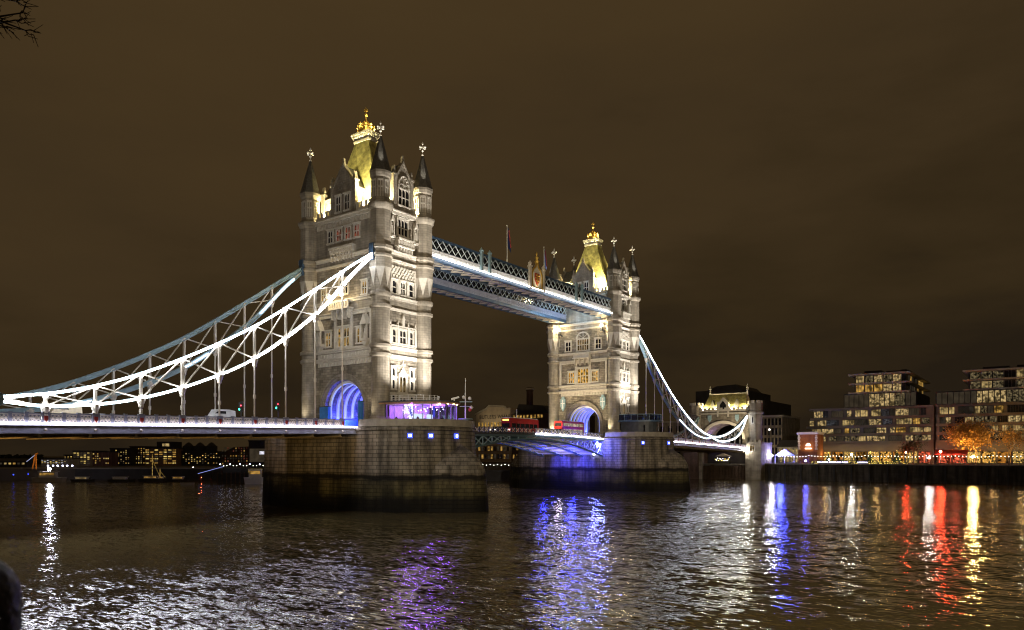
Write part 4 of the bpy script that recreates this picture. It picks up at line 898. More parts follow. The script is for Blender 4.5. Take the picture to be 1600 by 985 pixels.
# ------------------------------------------------------------------ traffic on the bridge
M['redglow'] = EM('tail_light_red', (1, .03, .05), 22); M['green'] = EM('signal_green', (.05, 1, .55), 9); M['blind'] = EM('bus_blind', (1, .75, .1), 4); M['head'] = EM('headlight', (1, .95, .8), 14)
M['buswin'] = EM('bus_window_glow', (1, .80, .55), .5, False, .6, 1.2); M['busred'] = P('bus_red', (.36, .02, .02), .3); M['carblack'] = P('car_paint_dark', (.03, .03, .035), .25); M['carwhite'] = P('van_white', (.7, .7, .7), .4)
M['tyre'] = P('tyre_rubber', (.02, .02, .02), .9)
def wheels(t, xs, ys, r=.48):
    for x in xs:
        for y in ys:
            m = MB(); m.prism([(y + r*math.cos(R(24*k)), r + r*math.sin(R(24*k))) for k in range(15)], 'x', x - .13, x + .13); w_ = m.build('wheel', M['tyre'], t)
            m = MB(); sg_ = 1 if x > 0 else -1; m.prism([(y + r*.5*math.cos(R(30*k)), r + r*.5*math.sin(R(30*k))) for k in range(12)], 'x', x + sg_*.13, x + sg_*.15); m.build('hub', M['white'], w_)
def rounded(m, x0, x1, y0, y1, z0, z1, r=.2):
    pr_ = [(x0, z0), (x1, z0), (x1, z1 - r), (x1 - r*.3, z1 - r*.3), (x1 - r, z1), (x0 + r, z1), (x0 + r*.3, z1 - r*.3), (x0, z1 - r)]
    return m.prism(pr_, 'y', y0, y1)
def bus(loc, rz, label, h, lit):
    t = thing('bus', label, 'bus', loc, rz, 'buses crossing the bridge')      # nose towards local -y
    m = MB(); rounded(m, -1.25, 1.25, -5.5, 5.5, .35, h, .35); m.build('body', M['busred'], t)
    m = MB(); rounded(m, -1.1, 1.1, -5.3, 5.3, h, h + .12, .1); m.build('roof', M['carwhite'], t)
    rows = ((1.35, 2.25),) if h < 4 else ((1.3, 2.2), (2.95, 3.75))
    for z0, z1 in rows:
        for sx in (1, -1):
            for k in range(6): m = MB(); y = -4.9 + k*1.68; x0, x1 = sorted((sx*1.25, sx*1.27)); m.box(x0, x1, y, y + 1.5, z0, z1); m.build('window', lit, t)
        m = MB(); m.box(-1.05, 1.05, -5.53, -5.51, z0 - .1, z1); m.build('windscreen', M['glass'], t)
        m = MB(); m.box(-1.0, 1.0, 5.51, 5.53, z0, z1); m.build('rear_window', M['glass'], t)
    m = MB(); m.box(-.8, .8, -5.56, -5.52, h - .62, h - .3); m.build('destination_blind', M['blind'], t)
    for sx in (1, -1):
        m = MB(); m.sphere((sx*.95, -5.55, .8), .16, 8, 6); m.build('headlight', M['head'], t)
        m = MB(); m.cbox(sx*1.02, 5.55, 1.1, .22, .06, .5); m.build('tail_light', M['redglow'], t)
    wheels(t, (1.2, -1.2), (-3.6, 3.2)); return t
bus((3.2, 48.8, zl2(48) + .12), 0, 'red bus with a pale roof on the lifting roadway facing the camera', 3.45, M['glass'])
bus((-3.4, 80.5, 13.7), math.pi, 'double deck bus with glowing tail lights entering the far blue arch', 4.3, M['buswin'])
def car(loc, rz, label, mat, kind='car', lights=True):
    t = thing('parked_van' if kind == 'van' else 'car', label, kind, loc, rz, 'cars and vans on the bridge')
    m = MB(); v = kind == 'van'
    side = [(-2.2, .35), (2.2, .35), (2.25, 1.0), (2.1, 1.05 if not v else 2.3), (1.2, 1.45 if not v else 2.45), (-.6, 1.48 if not v else 2.45), (-1.4, 1.0 if not v else 1.3), (-2.25, .85 if not v else 1.1)]
    m.prism(side, 'x', -.9, .9); m.build('body', mat, t)
    m = MB(); zt = 1.38 if not v else 2.2
    for sx in (1, -1):
        x0, x1 = sorted((sx*.9, sx*.915)); m = MB()
        m.prism([(-1.2, zt - .38), (1.5 if not v else .6, zt - .38), (1.15 if not v else .6, zt), (-.62, zt)], 'x', x0, x1); m.build('side_window', M['glass'], t)
        m = MB(); m.sphere((sx*.65, -2.27, .72), .12, 6, 5); m.build('headlight', M['head'], t)
        m = MB(); m.cbox(sx*.7, 2.27, .8, .25, .04, .14); m.build('tail_light', M['redglow'], t)
    wheels(t, (.82, -.82), (-1.4, 1.4), .32); return t
car((3.0, -26.2, zled(-26) + .13), 0, 'white van seen over the parapet right of the other roofs', M['carwhite'], 'van')
car((3.0, -43.8, zled(-44) + .13), 0, 'pale car roof just showing over the parapet near the left end', M['carwhite'], 'car')
car((3.2, -47.6, zled(-47) + .13), 0, 'cream van roof at the left end of the near deck', P('van_cream', (.6, .5, .35), .5), 'van')
car((3.0, 61.0, zl2(61) + .12), 0, 'dark car on the far leaf in front of the double deck bus', M['carblack'])
car((3.0, 67.2, zl2(67) + .12), 0, 'black car close to the blue arch, headlights on', M['carblack'])
car((3.0, 41.2, zl2(41) + .12), 0, 'dark car ahead of the red bus on the roadway', M['carblack'])

def traffic_light(x, y, label, h=3.2):
    t = thing('traffic_light', label, 'traffic light', (x, y, zled(y) + .13), 0, 'traffic lights on the near deck')
    m = MB(); m.tube([(0, 0, 0), (0, 0, h)], .07, 8); m.build('pole', M['steel'], t)
    m = MB(); m.cbox(0, -.12, h - .5, .42, .3, 1.2); m.cbox(0, .06, h - .5, .72, .04, 1.5); hd = m.build('signal_head', M['steel'], t)
    m = MB(); m.lathe([(.13, 0), (.13, .03)], 0, 0, 10); l_ = m.build('green_lamp', M['green'], hd); l_.location = (0, -.3, h - .88); l_.rotation_euler = (R(90), 0, 0)
    m = MB(); m.sphere((.3, -.25, h - .35), .07, 6, 5); m.build('repeater', M['redglow'], t)
    return t
traffic_light(7.6, -25.6, 'green traffic light left of the other one on the near deck')
traffic_light(7.6, -19.4, 'green traffic light beside the near tower, red repeater on its right', 3.6)
def hoarding(x0, x1, y0, y1, h, label):
    t = thing('site_hoarding', label, 'hoarding', ((x0+x1)/2, (y0+y1)/2, 13.66)); off = ((x0+x1)/2, (y0+y1)/2, 13.66)
    m = MB(off); m.box(x0, x1, y0, y1, 13.66, 13.66 + h); m.build('panel', M['hoard'], t)
    m = MB(off); m.box(x0 - .06, x1 + .06, y0 - .06, y1 + .06, 13.66 + h, 13.78 + h); m.build('cap', M['steel'], t)
M['hoard'] = P('hoarding_blue', (.06, .22, .55), .5)
hoarding(-5.7, -3.4, -5.9 + 5.1, -5.4 + 5.1 + .1, 4.0, 'bright blue hoarding at the left side of the near arch')
hoarding(4.6, 5.3, -1.0, -.4, 4.6, 'narrow dark blue booth at the right side of the near arch')
hoarding(-3.3, 4.0, 3.0, 3.2, 1.9, 'low blue barrier across the roadway inside the near arch')
# ------------------------------------------------------------------ south bank
M['brick'] = STONE('dark_brick', (.16, .10, .07), (.11, .075, .055), bw=.5, bh=.2, mort=.6, bump=.3)
M['brick2'] = STONE('orange_brick', (.42, .17, .07), (.34, .13, .055), bw=.5, bh=.2, mort=.7, bump=.3)
M['pale'] = P('pale_render', (.42, .38, .30), .8, var=.2, scale=.3); M['conc'] = P('grey_cladding', (.135, .118, .098), .7, var=.2, scale=.15, stretch=(1, 1, 3)); M['dark'] = P('dark_cladding', (.035, .032, .03), .7, var=.3, scale=.3)
M['bstone'] = STONE('buff_stone', (.36, .31, .23), (.30, .26, .195), bw=1.5, bh=.7, mort=.7, bump=.3)
wv = [EM('room_light_pale', (1, .70, .28), .42, False, .85, .7), EM('room_light_amber', (1, .56, .12), .55, False, .9, .6), EM('room_light_blind', (.70, .52, .32), .055, False, .35, .4),
      EM('room_light_green', (.95, .72, .36), .16, False, .98, 1.4), EM('room_light_sparkle', (1, .70, .30), .50, False, .9, 1.3), EM('room_light_low', (.75, .6, .4), .04, False, .6, .5)]
shops = [EM('shop_glow_%d' % i, c_, s_, False, 1.0, n_) for i, (c_, s_, n_) in enumerate((((1, .52, .10), 1.1, 1.6), ((1, .40, .06), .5, .9), ((1, .62, .16), .9, 2.4), ((1, .45, .08), .28, 1.2), ((1, .58, .14), 1.3, 3.0)))]
M['shop'] = EM('shop_light', (1, .52, .10), .95, False, 1.0, 1.0); M['shopred'] = EM('shop_light_red', (1, .16, .07), 1.2, False, .95, 1.2); M['fairy'] = EM('fairy_light_gold', (1, .72, .14), 5, False); M['bulb'] = EM('festoon_bulb', (1, .93, .78), 9)
M['violet'] = EM('planter_light_violet', (.75, .68, 1), 5); M['bluebulb'] = EM('blue_flood', (.08, .10, 1), 260); M['whitebulb'] = EM('white_flood', (1, .96, .88), 420); M['amberbulb'] = EM('amber_flood', (1, .64, .18), 900)
def wbox(par, off, x0, x1, y, z0, z1, mat, frame=None, mull=0, name='window'):
    """a glazed opening on a wall that faces -y: glass just proud of the wall, frame prouder"""
    f = MB(off); t_ = .12
    f.box(x0 - t_, x1 + t_, y - .16, y, z0 - t_, z0); f.box(x0 - t_, x1 + t_, y - .16, y, z1, z1 + t_); f.box(x0 - t_, x0, y - .16, y, z0, z1); f.box(x1, x1 + t_, y - .16, y, z0, z1)
    for i in range(1, mull + 1): x = x0 + (x1 - x0)*i/(mull + 1); f.box(x - .05, x + .05, y - .12, y - .03, z0, z1)
    o_ = f.build(name, frame or M['dark'], par); g_ = MB(off); g_.box(x0, x1, y - .03, y - .005, z0, z1); g_.build('pane', mat, o_); return o_

def gatehouse():
    YA = 184.5; t = thing('bridge_gatehouse', 'stone gatehouse with a lit mossy roof and wide arch at the bridge end', 'gatehouse', (0, YA, QZ)); off = (0, YA, QZ)
    aw, sp, rz_ = 7.4, 15.0, 6.0; D = 11.0
    arc = [(aw*math.cos(R(a)), sp + rz_*math.sin(R(a))) for a in range(0, 181, 10)]
    m = MB(off); m.prism([(10, 10.5), (10, 25.6), (-10, 25.6), (-10, 10.5), (-aw, 10.5)] + arc[::-1] + [(aw, 10.5)], 'y', YA, YA + D); m.build('wall', M['rough'], t)
    m = MB(off)
    for a0, b0, a1, b1, oo in ((aw, rz_, aw + .5, rz_ + .5, .12), (aw + .5, rz_ + .5, aw + 1.1, rz_ + 1.1, .35)):
        A = [(a0*math.cos(R(q)), sp + b0*math.sin(R(q))) for q in range(0, 181, 10)]; B = [(a1*math.cos(R(q)), sp + b1*math.sin(R(q))) for q in range(0, 181, 10)]
        for i in range(len(A)-1): m.prism([A[i], A[i+1], B[i+1], B[i]], 'y', YA - oo, YA + .01)
    m.build('archway', M['trim'], t)
    m = MB(off); m.box(-10, 10, YA - .3, YA + .05, 24.6, 25.1); m.box(-10, 10, YA - .35, YA + .3, 25.6, 26.3)
    for k in range(12): m.box(-9 + k*1.6, -8.1 + k*1.6, YA - .35, YA + .3, 26.3, 27.0)
    m.build('battlement', M['trim'], t)
    for x in (-11.0, 11.6):
        m = MB(off); m.lathe([(2.9, .0), (2.9, 14), (2.6, 14.5), (2.6, 24.3), (2.95, 24.6), (2.95, 25.1), (2.6, 25.3), (2.6, 28.2)], x, YA + 1.2, 8); c_ = m.build('corner_turret', M['stone'], t)
        m = MB(off)
        for k in range(8):
            a = 2*math.pi*k/8; d = Vector((math.cos(a), math.sin(a), 0)); q = Vector((x, YA + 1.2, 0)) + d*2.3; m.bar(q + Vector((0, 0, 28.2)), q + Vector((0, 0, 29.2)), 1.1, .6, d)
        m.build('battlement', M['trim'], c_)
        m = MB(off); m.box(x - .45, x + .45, YA - 1.5, YA - 1.28, 20.6, 23.4); w_ = m.build('window', M['trim'], c_); m = MB(off); m.box(x - .28, x + .28, YA - 1.53, YA - 1.5, 20.9, 23.2); m.build('pane', M['glass'], w_)
    m = MB(off); m.box(-14.5, -9.2, YA - 2.2, YA + D, -2, 13.2); m.build('abutment', M['brick'], t); m = MB(off); m.box(9.2, 14.8, YA - 2.2, YA + D, -2, 13.2); m.box(9.0, 15.0, YA - 2.4, YA + D, 13.2, 13.8)  # left abutment in dark brick: its shade is put into the colour
    for k in range(4): m.box(9.1 + k*1.6, 10 + k*1.6, YA - 2.4, YA - 2.0, 13.8, 14.7)
    m.build('abutment', M['bstone'], t)
    wbox(t, off, 10.9, 12.6, YA - 2.2, 10.6, 12.7, M['wdim'], M['trim'], 1)
    rf = MB(off); loft(rf, [[(sx*a, YA + 5.5 + sy*b_, z) for sx, sy in ((-1,-1),(1,-1),(1,1),(-1,1))] for a, b_, z in ((9.4, 4.9, 25.6), (8.0, 3.4, 28.4), (7.2, .5, 32.3))]); r_ = rf.build('roof', M['slate'], t)
    m = MB(off); m.box(-7.1, 7.1, YA + 5.1, YA + 5.9, 32.3, 32.75); m.build('ridge', M['trim'], r_)
    for x in (-7.1, 7.3):
        m = MB(off); m.lathe([(.5, 31.8), (.35, 33.2), (.2, 33.4), (.4, 33.8), (.15, 34.2), (.3, 34.7), (.05, 36)], x, YA + 5.5, 8); m.box(x - .5, x + .5, YA + 5.4, YA + 5.6, 34.4, 34.65); m.build('finial', M['finial'], r_)
    m = MB(off); m.prism([(-1.9, 25.6), (1.9, 25.6), (1.9, 28.2), (0, 30.4), (-1.9, 28.2)], 'y', YA - .2, YA + 5)
    for s_ in (1, -1): m.prism([(s_*1.9, 28.2), (s_*2.3, 28.2), (0, 30.9), (0, 30.4)], 'y', YA - .35, YA + 5); m.box(s_*2.0 - .28, s_*2.0 + .28, YA - .4, YA + .2, 23.5, 29.2)
    d_ = m.build('gable', M['trim'], t); m = MB(off); m.prism([(-1.2, 26.4), (1.2, 26.4), (1.2, 28.1), (0, 29.6), (-1.2, 28.1)], 'y', YA - .24, YA - .21); m.build('pane', M['glass'], d_)
    for x in (-4.6, 4.6):
        m = MB(off); m.prism([(x - .9, 26.2), (x + .9, 26.2), (x + .9, 28.0), (x, 30.2), (x - .9, 28.0)], 'y', YA + 1.2, YA + 5); m.build('dormer', M['spire'], t)
    for x in (-5.2, 5.4):
        m = MB(off); m.prism([(x - .7, 24.2), (x + .7, 24.2), (x + .7, 22.6), (x, 21.6), (x - .7, 22.6)], 'y', YA - .4, YA + .01); m.build('shield', M['blue'], t)
    m = MB(off); m.box(-10, 10, YA + 8, YA + D, 5.8, 10.5); m.build('undercroft_wall', M['dark'], t)
    for x in (-7.5, -3.2, 3.6, 7.9): point('gatehouse_roof_flood', (x, YA + .55, 26.6), 2600, (1, .86, .45), .2)
    point('gatehouse_arch_light', (-5, YA + 4, 16), 500, (.35, .2, 1), .3); point('gatehouse_arch_warm', (4, YA + 3, 14), 600, (1, .8, .5), .3)
    m = MB(off); m.sphere((9.7, YA - 3.0, 10.9), .3, 8, 6); m.build('floodlight', M['whitebulb'], t)
    spot('gatehouse_front_flood', (9.0, YA - 8, 12.2), (1, YA, 24), 26000, (1, .83, .55), 110, .8); spot('gatehouse_turret_flood', (17, YA - 9, 7.5), (11.6, YA, 24), 2500, (1, .85, .6), 40, .8)
gatehouse()
# a lit stall glimpsed in the shade under the gatehouse
t = thing('market_stall', 'little stall under the gatehouse covered in coloured fairy lights', 'stall', (-1.5, 189, QZ)); off = (-1.5, 189, QZ)
m = MB(off); m.box(-4, 1, 188, 190, QZ, QZ + 1.1); m.build('counter', M['dark'], t); m = MB(off); m.prism([(-4.4, QZ + 2.9), (1.4, QZ + 2.9), (-1.5, QZ + 4.0)], 'y', 187.8, 190); m.build('canopy', M['cream'], t)
for k in range(14): m = MB(off); m.sphere((-4.2 + k*.42, 187.7, QZ + 1.2 + 1.5*random.random()), .16, 6, 4); m.build('bulb', M[('fairy', 'violet', 'bulb')[k % 3]], t)

# river wall with timber fenders
t = thing('river_wall', 'long dark river wall with timber fenders below the lit promenade', 'river wall', (60, 187, 0)); off = (60, 187, 0)
m = MB(off); m.box(14.9, 230, 186.9, 187.6, -3, QZ - .05); m.build('wall', M['wallmat'] if 'wallmat' in M else STONE('river_wall_stone', (.12, .10, .08), (.09, .08, .06), bw=2.2, bh=.8, stain=.6, tide=False), t)
m = MB(off); m.box(14.9, 230, 186.6, 187.7, QZ - .05, QZ + .35); m.build('coping', M['coping'], t)
for k in range(34): x = 16.5 + k*5.6; m = MB(off); m.box(x - .25, x + .25, 186.45, 186.9, -2, QZ - .3); m.build('fender', M['dark'], t)
t = thing('river_wall', 'dark sheet piling under the gatehouse and far approach deck', 'river wall', (-5, 186, 0)); off = (-5, 186, 0)
m = MB(off)
for k in range(40): x = -38 + k*1.2; m.prism([(x, 186.2), (x + .3, 185.7), (x + .9, 185.7), (x + 1.2, 186.2), (x + 1.2, 187.4), (x, 187.4)], 'z', -3, 5.0 if k % 9 else 5.6)
m.build('piling', M['brick'], t); m = MB(off); m.box(-38, 10, 185.5, 187.4, 5.6, 5.9); m.build('capping', M['coping'], t)

def promenade_rail():
    t = thing('promenade_railing', 'thin metal railing along the top of the river wall', 'railing', (60, 187.2, QZ + .35)); off = (60, 187.2, QZ + .35)
    m = MB(off)
    for z in (.5, .8, 1.1): m.box(15, 200, 187.13, 187.2, QZ + .35 + z, QZ + .4 + z)
    m.build('rail', M['steel'], t)
    for k in range(60): m = MB(off); x = 15.3 + k*2.4; m.box(x - .05, x + .05, 187.1, 187.23, QZ + .35, QZ + 1.6); m.build('post', M['steel'], t)
promenade_rail()
def festoon(x0, x1, y, z, label):
    t = thing('festoon_string', label, 'string lights', (x0, y, QZ), 0, 'festoon strings along the promenade'); off = (x0, y, QZ)
    m = MB(off); m.tube([(x0, y, QZ), (x0, y, z + .3)], .07, 6, .05); m.build('pole', M['steel'], t)
    L_ = [(x0 + (x1-x0)*i/9, y, z - .3*math.sin(math.pi*i/9)) for i in range(10)]
    m = MB(off); m.tube(L_, .03, 4); m.build('cable', M['steel'], t)
    for p in L_[:-1]:
        m = MB(off); m.sphere((p[0], p[1], p[2] - .1), .11, 6, 4); m.build('bulb', M['bulb'], t)
places = ['left end of the promenade beside the blue lights', 'in front of the orange brick building', 'in front of the first golden shop front', 'before the violet planters', 'before the golden cone tree', 'in front of the red lit restaurant', 'left of the bright amber flood lamp', 'right of the bright amber flood lamp', 'at the right edge of the photo']
for k in range(9): festoon(20 + k*9.3, 29.3 + k*9.3, 191, 8.9 + .15*(k % 2), 'string of white bulbs ' + places[k])

def block(name, label, cat, x0, x1, y0, y1, z0, z1, mat, group=None, rz=0): ...
def riverside_blocks():
    Y0 = 214.0
    t = thing('apartment_block', 'wide terraced apartment block above the golden shops, bands of lit windows', 'apartment block', (60, Y0, QZ), 0, 'modern riverside apartment blocks'); off = (60, Y0, QZ)
    fl = [(11.0, 13.5, 24.5), (13.5, 16.5, 24.8), (16.5, 19.5, 23.4), (19.5, 22.7, 22.4), (22.7, 26.3, 24.0)]
    m = MB(off); m.box(26, 66, Y0 + 1.5, Y0 + 34, QZ, 11.0)
    for z0, z1, xl in fl: m.box(xl + 1, 66, Y0 + .6, Y0 + 34, z0 + .8, z1)
    m.build('wall', M['conc'], t)
    for i, (z0, z1, xl) in enumerate(fl):
        m = MB(off); m.box(xl, 66, Y0 - .3, Y0 + 20, (z0 + .0 if i else 11.0), z0 + (.85 if i else 2.7)); m.build('floor_band', M['conc'], t)
    m = MB(off); m.box(23.5, 66, Y0 - .5, Y0 + 34, 26.3, 27.0); m.build('roof_edge', M['conc'], t)
    for i, (z0, z1, xl) in enumerate(fl[1:]):
        x = xl + 1.2
        while x < 64:
            w_ = random.choice((1.6, 2.4, 3.2, 4.2)); g_ = random.choice((.3, .3, .5, 1.3))
            mt = random.choices(wv + [M['glass']], (5, 1.2, 2.6, 2, 3.2, 2, 2))[0]
            wbox(t, off, x, min(x + w_, 65), Y0 + .6, z0 + .95, z1 - .25, mt, M['dark'], int(w_/.85)); x += w_ + g_
    # set-back glazed storeys and the tower above
    m = MB(off); m.box(35, 60, Y0 + 5, Y0 + 40, 27.0, 32.6); m.build('glazed_storey', M['dark'], t)
    for k in range(14):
        x = 35.3 + k*1.76; wbox(t, off, x, x + 1.5, Y0 + 5, 27.5, 32.2, wv[4] if 5 <= k <= 9 else (wv[2] if k < 5 or k > 11 else wv[3]), M['conc'], 0)
    m = MB(off); m.box(38.5, 56.0, Y0 + 7, Y0 + 58, 33.0, 40.2); m.build('upper_wall', M['dark'], t)
    for z in (32.6, 36.1, 39.6):
        m = MB(off); m.box(36.5, 57.8, Y0 + 5, Y0 + 60, z, z + .55); m.build('balcony_slab', M['pale'], t)
    for z in (33.2, 36.7):
        for k in range(5): x = 39 + k*3.2; wbox(t, off, x, x + 2.8, Y0 + 7, z + .1, z + 2.7, random.choice((wv[4], wv[0], wv[4], wv[1], wv[3])), M['conc'], 2)
        for k in range(11):      # west side, facing up the river
            y = Y0 + 8 + k*4.4; f = MB(off); f.box(56.0, 56.14, y - .1, y + 3.5, z - .02, z + 2.8); f_ = f.build('window', M['conc'], t); g_ = MB(off); g_.box(56.15, 56.18, y, y + 3.4, z + .1, z + 2.7); g_.build('pane', random.choice((M['glass'], M['glass'], wv[5], wv[2], wv[1])), f_)
    for x, y, w_, h in ((41, 12, 6, 1.6), (47, 22, 8, 2.2), (44, 40, 9, 1.5), (54, 10, 2, 1.2)): m = MB(off); m.box(x, x + w_, Y0 + y, Y0 + y + 8, 40.15, 40.15 + h); m.build('roof_plant', M['dark'], t)
    # shop fronts beneath
    for k in range(9):
        x = 27.5 + k*4.2; wbox(t, off, x, x + 3.7, Y0 + 1.5, QZ + .6, 10.4, M['shopred'] if k == 8 else shops[k % 5], M['dark'], 2 + k % 3, 'shop_front')
    t = thing('apartment_block', 'right hand apartment block with a red awning and the glowing orange tree before it', 'apartment block', (90, Y0, QZ), 0, 'modern riverside apartment blocks'); off = (90, Y0, QZ)
    m = MB(off); m.box(66.8, 125, Y0 + 1.5, Y0 + 34, QZ, 11.0)
    for z0, z1, xl in fl: m.box(66.8, 125, Y0 + .6, Y0 + 34, z0 + .8, z1)
    m.build('wall', M['conc'], t)
    for i, (z0, z1, xl) in enumerate(fl): m = MB(off); m.box(66.6, 125, Y0 - .3, Y0 + 20, (z0 if i else 11.0), z0 + (.85 if i else 2.7)); m.build('floor_band', M['conc'], t)
    m = MB(off); m.box(66.6, 125, Y0 - .5, Y0 + 34, 26.3, 27.0); m.build('roof_edge', M['conc'], t)
    for i, (z0, z1, xl) in enumerate(fl[1:]):
        x = 67.8
        while x < 104:
            w_ = random.choice((1.6, 2.6, 3.4, 4.6)); g_ = random.choice((.3, .4, 1.2))
            mt = random.choices(wv + [M['glass']], (4.5, 1.8, 2.6, 2, 3, 2, 2))[0]
            wbox(t, off, x, x + w_, Y0 + .6, z0 + .95, z1 - .25, mt, M['dark'], int(w_/.85)); x += w_ + g_
    m = MB(off); m.box(66, 118, Y0 + 5, Y0 + 40, 27.0, 32.0); m.build('glazed_storey', M['dark'], t)
    for k in range(19):
        x = 66.4 + k*1.76; wbox(t, off, x, x + 1.5, Y0 + 5, 27.5, 31.6, wv[4] if 7 <= k <= 11 else (wv[2] if k < 7 else wv[3]), M['conc'], 0)
    m = MB(off); m.box(76, 110, Y0 + 7, Y0 + 50, 32.4, 39.2); m.build('upper_wall', M['dark'], t)
    for z in (32.0, 35.4, 38.7): m = MB(off); m.box(74.4, 112, Y0 + 5, Y0 + 52, z, z + .5); m.build('balcony_slab', M['pale'], t)
    for z in (32.6, 36.0):
        for k in range(6): x = 76.6 + k*3.4; wbox(t, off, x, x + 3.0, Y0 + 7, z + .1, z + 2.5, random.choice((wv[3], wv[0], M['glass'], wv[5], wv[1], wv[3])), M['conc'], 2)
    for x, y, w_, h in ((80, 12, 8, 1.4), (90, 16, 6, 1.9)): m = MB(off); m.box(x, x + w_, Y0 + y, Y0 + y + 8, 39.2, 39.2 + h); m.build('roof_plant', M['dark'], t)
    for k in range(9):
        x = 67.4 + k*4.4; wbox(t, off, x, x + 3.8, Y0 + 1.5, QZ + .6, 10.3, M['shopred'] if k in (0, 1) else shops[(k + 2) % 5], M['dark'], 2 + k % 2, 'shop_front')
    m = MB(off); m.prism([(Y0 - 2.4, 9.6), (Y0 + 1.3, 11.2), (Y0 + 1.3, 10.9), (Y0 - 2.4, 9.3)], 'x', 66.5, 76.5); m.build('awning', M['red'], t)
    for x in (30, 36, 42, 48, 54, 60): point('shop_spill', (x, Y0 - 2.5, 9.6), 260, (1, .62, .2), .3)
    for x in (68, 73): point('restaurant_red_spill', (x, Y0 - 3, 8.9), 350, (1, .16, .08), .3)
    for x in (84, 92, 100): point('shop_spill', (x, Y0 - 2.5, 9.6), 300, (1, .6, .2), .3)
riverside_blocks()
# orange brick pavilion with a cream cornice and a star-tree ornament
t = thing('brick_building', 'small orange brick building with a cream cornice and a white light ornament', 'building', (24.6, 205, QZ)); off = (24.6, 205, QZ)
m = MB(off); m.box(21.8, 28.7, 205, 216, QZ, 17.0); m.build('wall', M['brick2'], t); m = MB(off); m.box(21.4, 29.1, 204.6, 216.4, 17.0, 17.9); m.build('cornice', M['cream'], t)
for x in (22.1, 28.4): 
    m = MB(off)
    for k in range(8): m.box(x - .5 + .2*(k % 2), x + .5 - .2*(k % 2), 204.9, 205.0, 11.2 + k*.7, 11.8 + k*.7)
    m.build('quoin', M['cream'], t)
m = MB(off)
for a in range(0, 180, 30): m.bar((25.5 - .9*math.cos(R(a)), 204.8, 12.7 + .9*math.sin(R(a))), (25.5 + .9*math.cos(R(a)), 204.8, 12.7 + .9*math.sin(R(a))), .1)
m.box(24.4, 26.6, 204.75, 204.85, 11.5, 11.8); m.build('light_ornament', M['bulb'], t)
for x in (23, 27): spot('brick_uplight', (x, 202.5, 10), (25.3, 205, 14), 500, (1, .6, .25), 100, .8)

# golden cone trees, planters, red theatre boards, lamps on the promenade
def cone_tree(x, y, h, label):
    t = thing('cone_tree', label, 'light tree', (x, y, QZ), 0, 'cone shaped light trees'); off = (0, 0, 0)
    m = MB(); m.tube([(0, 0, 0), (0, 0, h*.25)], .12, 6); m.build('trunk', M['dark'], t)
    m = MB(); m.lathe([(h*.26, h*.15), (h*.22, h*.3), (h*.13, h*.65), (.03, h)], 0, 0, 10); m.build('cone', P('fir_green', (.03, .06, .02), .9, var=.5, scale=6), t)
    m = MB()
    for k in range(70):
        u = random.random(); a = random.random()*6.28; r_ = h*.25*(1 - u) + .04; m.sphere((r_*math.cos(a), r_*math.sin(a), h*(.16 + .82*u)), .09, 4, 3)
    tag(m.build('light_bulbs', M['fairy'], t), kind='stuff')
cone_tree(32.5, 206, 4.4, 'golden light cone at the left end of the golden shops')
cone_tree(46.8, 206, 4.8, 'golden light cone in the middle of the golden shops')
cone_tree(55.5, 206, 5.2, 'golden light cone left of the dark tree')
for k, (x, w_) in enumerate(((33.0, 3.6), (38.2, 6.5), (46.2, 3.2))):
    t = thing('planter', ('short', 'long', 'shorter')[k] + ' dark planter with a violet light strip ' + ('at the left of the row', 'in the middle of the row', 'at the right of the row')[k], 'planter', (x, 196, QZ), 0, 'planters on the promenade'); off = (x, 196, QZ)
    m = MB(off); m.box(x - w_/2, x + w_/2, 195.5, 196.5, QZ, QZ + .8); m.build('trough', M['dark'], t); m = MB(off); m.box(x - w_/2, x + w_/2, 195.36, 195.46, QZ + .6, QZ + .95); m.build('light_strip', M['violet'], t)
    m = MB(off)
    for q in range(60): p = Vector((x - w_/2 + w_*random.random(), 195.6 + .8*random.random(), QZ + .8 + .8*random.random())); m.bar(p, p + Vector((random.uniform(-.2, .2), .1, .25)), .12, .03)
    m.build('hedge', P('hedge_green', (.06, .09, .02), .9), t)
def lamp(x, y, z, h, mat, r_, label, pw=0, col=(1, 1, 1)):
    t = thing('flood_lamp', label, 'lamp', (x, y, z)); m = MB(); m.tube([(0, 0, 0), (0, 0, h - .2)], .09, 6); m.build('pole', M['steel'], t)
    m = MB(); m.sphere((0, 0, h), r_, 10, 8); m.build('lamp', M[mat], t); m = MB(); m.lathe([(r_*.5, h - r_ - .15), (r_*.8, h - r_*.7)], 0, 0, 8); m.build('lamp_socket', M['steel'], t)
    if pw: point('lamp_light', (x, y - .3, z + h + .2), pw, col, .3)
lamp(79.8, 190.6, QZ, 2.8, 'amberbulb', .42, 'brightest amber flood lamp in front of the glowing orange tree', 2500, (1, .55, .15))
lamp(15.8, 192, QZ, 3.2, 'whitebulb', .4, 'bright blue white flood lamp nearest the gatehouse')
lamp(18.3, 193, QZ, 3.4, 'bluebulb', .6, 'blue flood lamp beside the bright white one near the gatehouse', 2500, (.1, .12, 1))
lamp(28.4, 190, QZ, 1.3, 'bluebulb', .3, 'small low blue lamp right of the blue flood lamps')
lamp(43.4, 192, QZ, 3.6, 'whitebulb', .3, 'white flood lamp among the golden shop fronts')
lamp(67.4, 190.5, QZ, 2.4, 'whitebulb', .3, 'white lamp left of the restaurant with red light')
M['redbulb'] = EM('red_flood', (1, .06, .02), 700)
lamp(70.5, 192, QZ, 4.4, 'redbulb', .38, 'red flood lamp in front of the red lit restaurant'); lamp(60.2, 193, QZ, 4.2, 'redbulb', .22, 'smaller red lamp left of the restaurant')
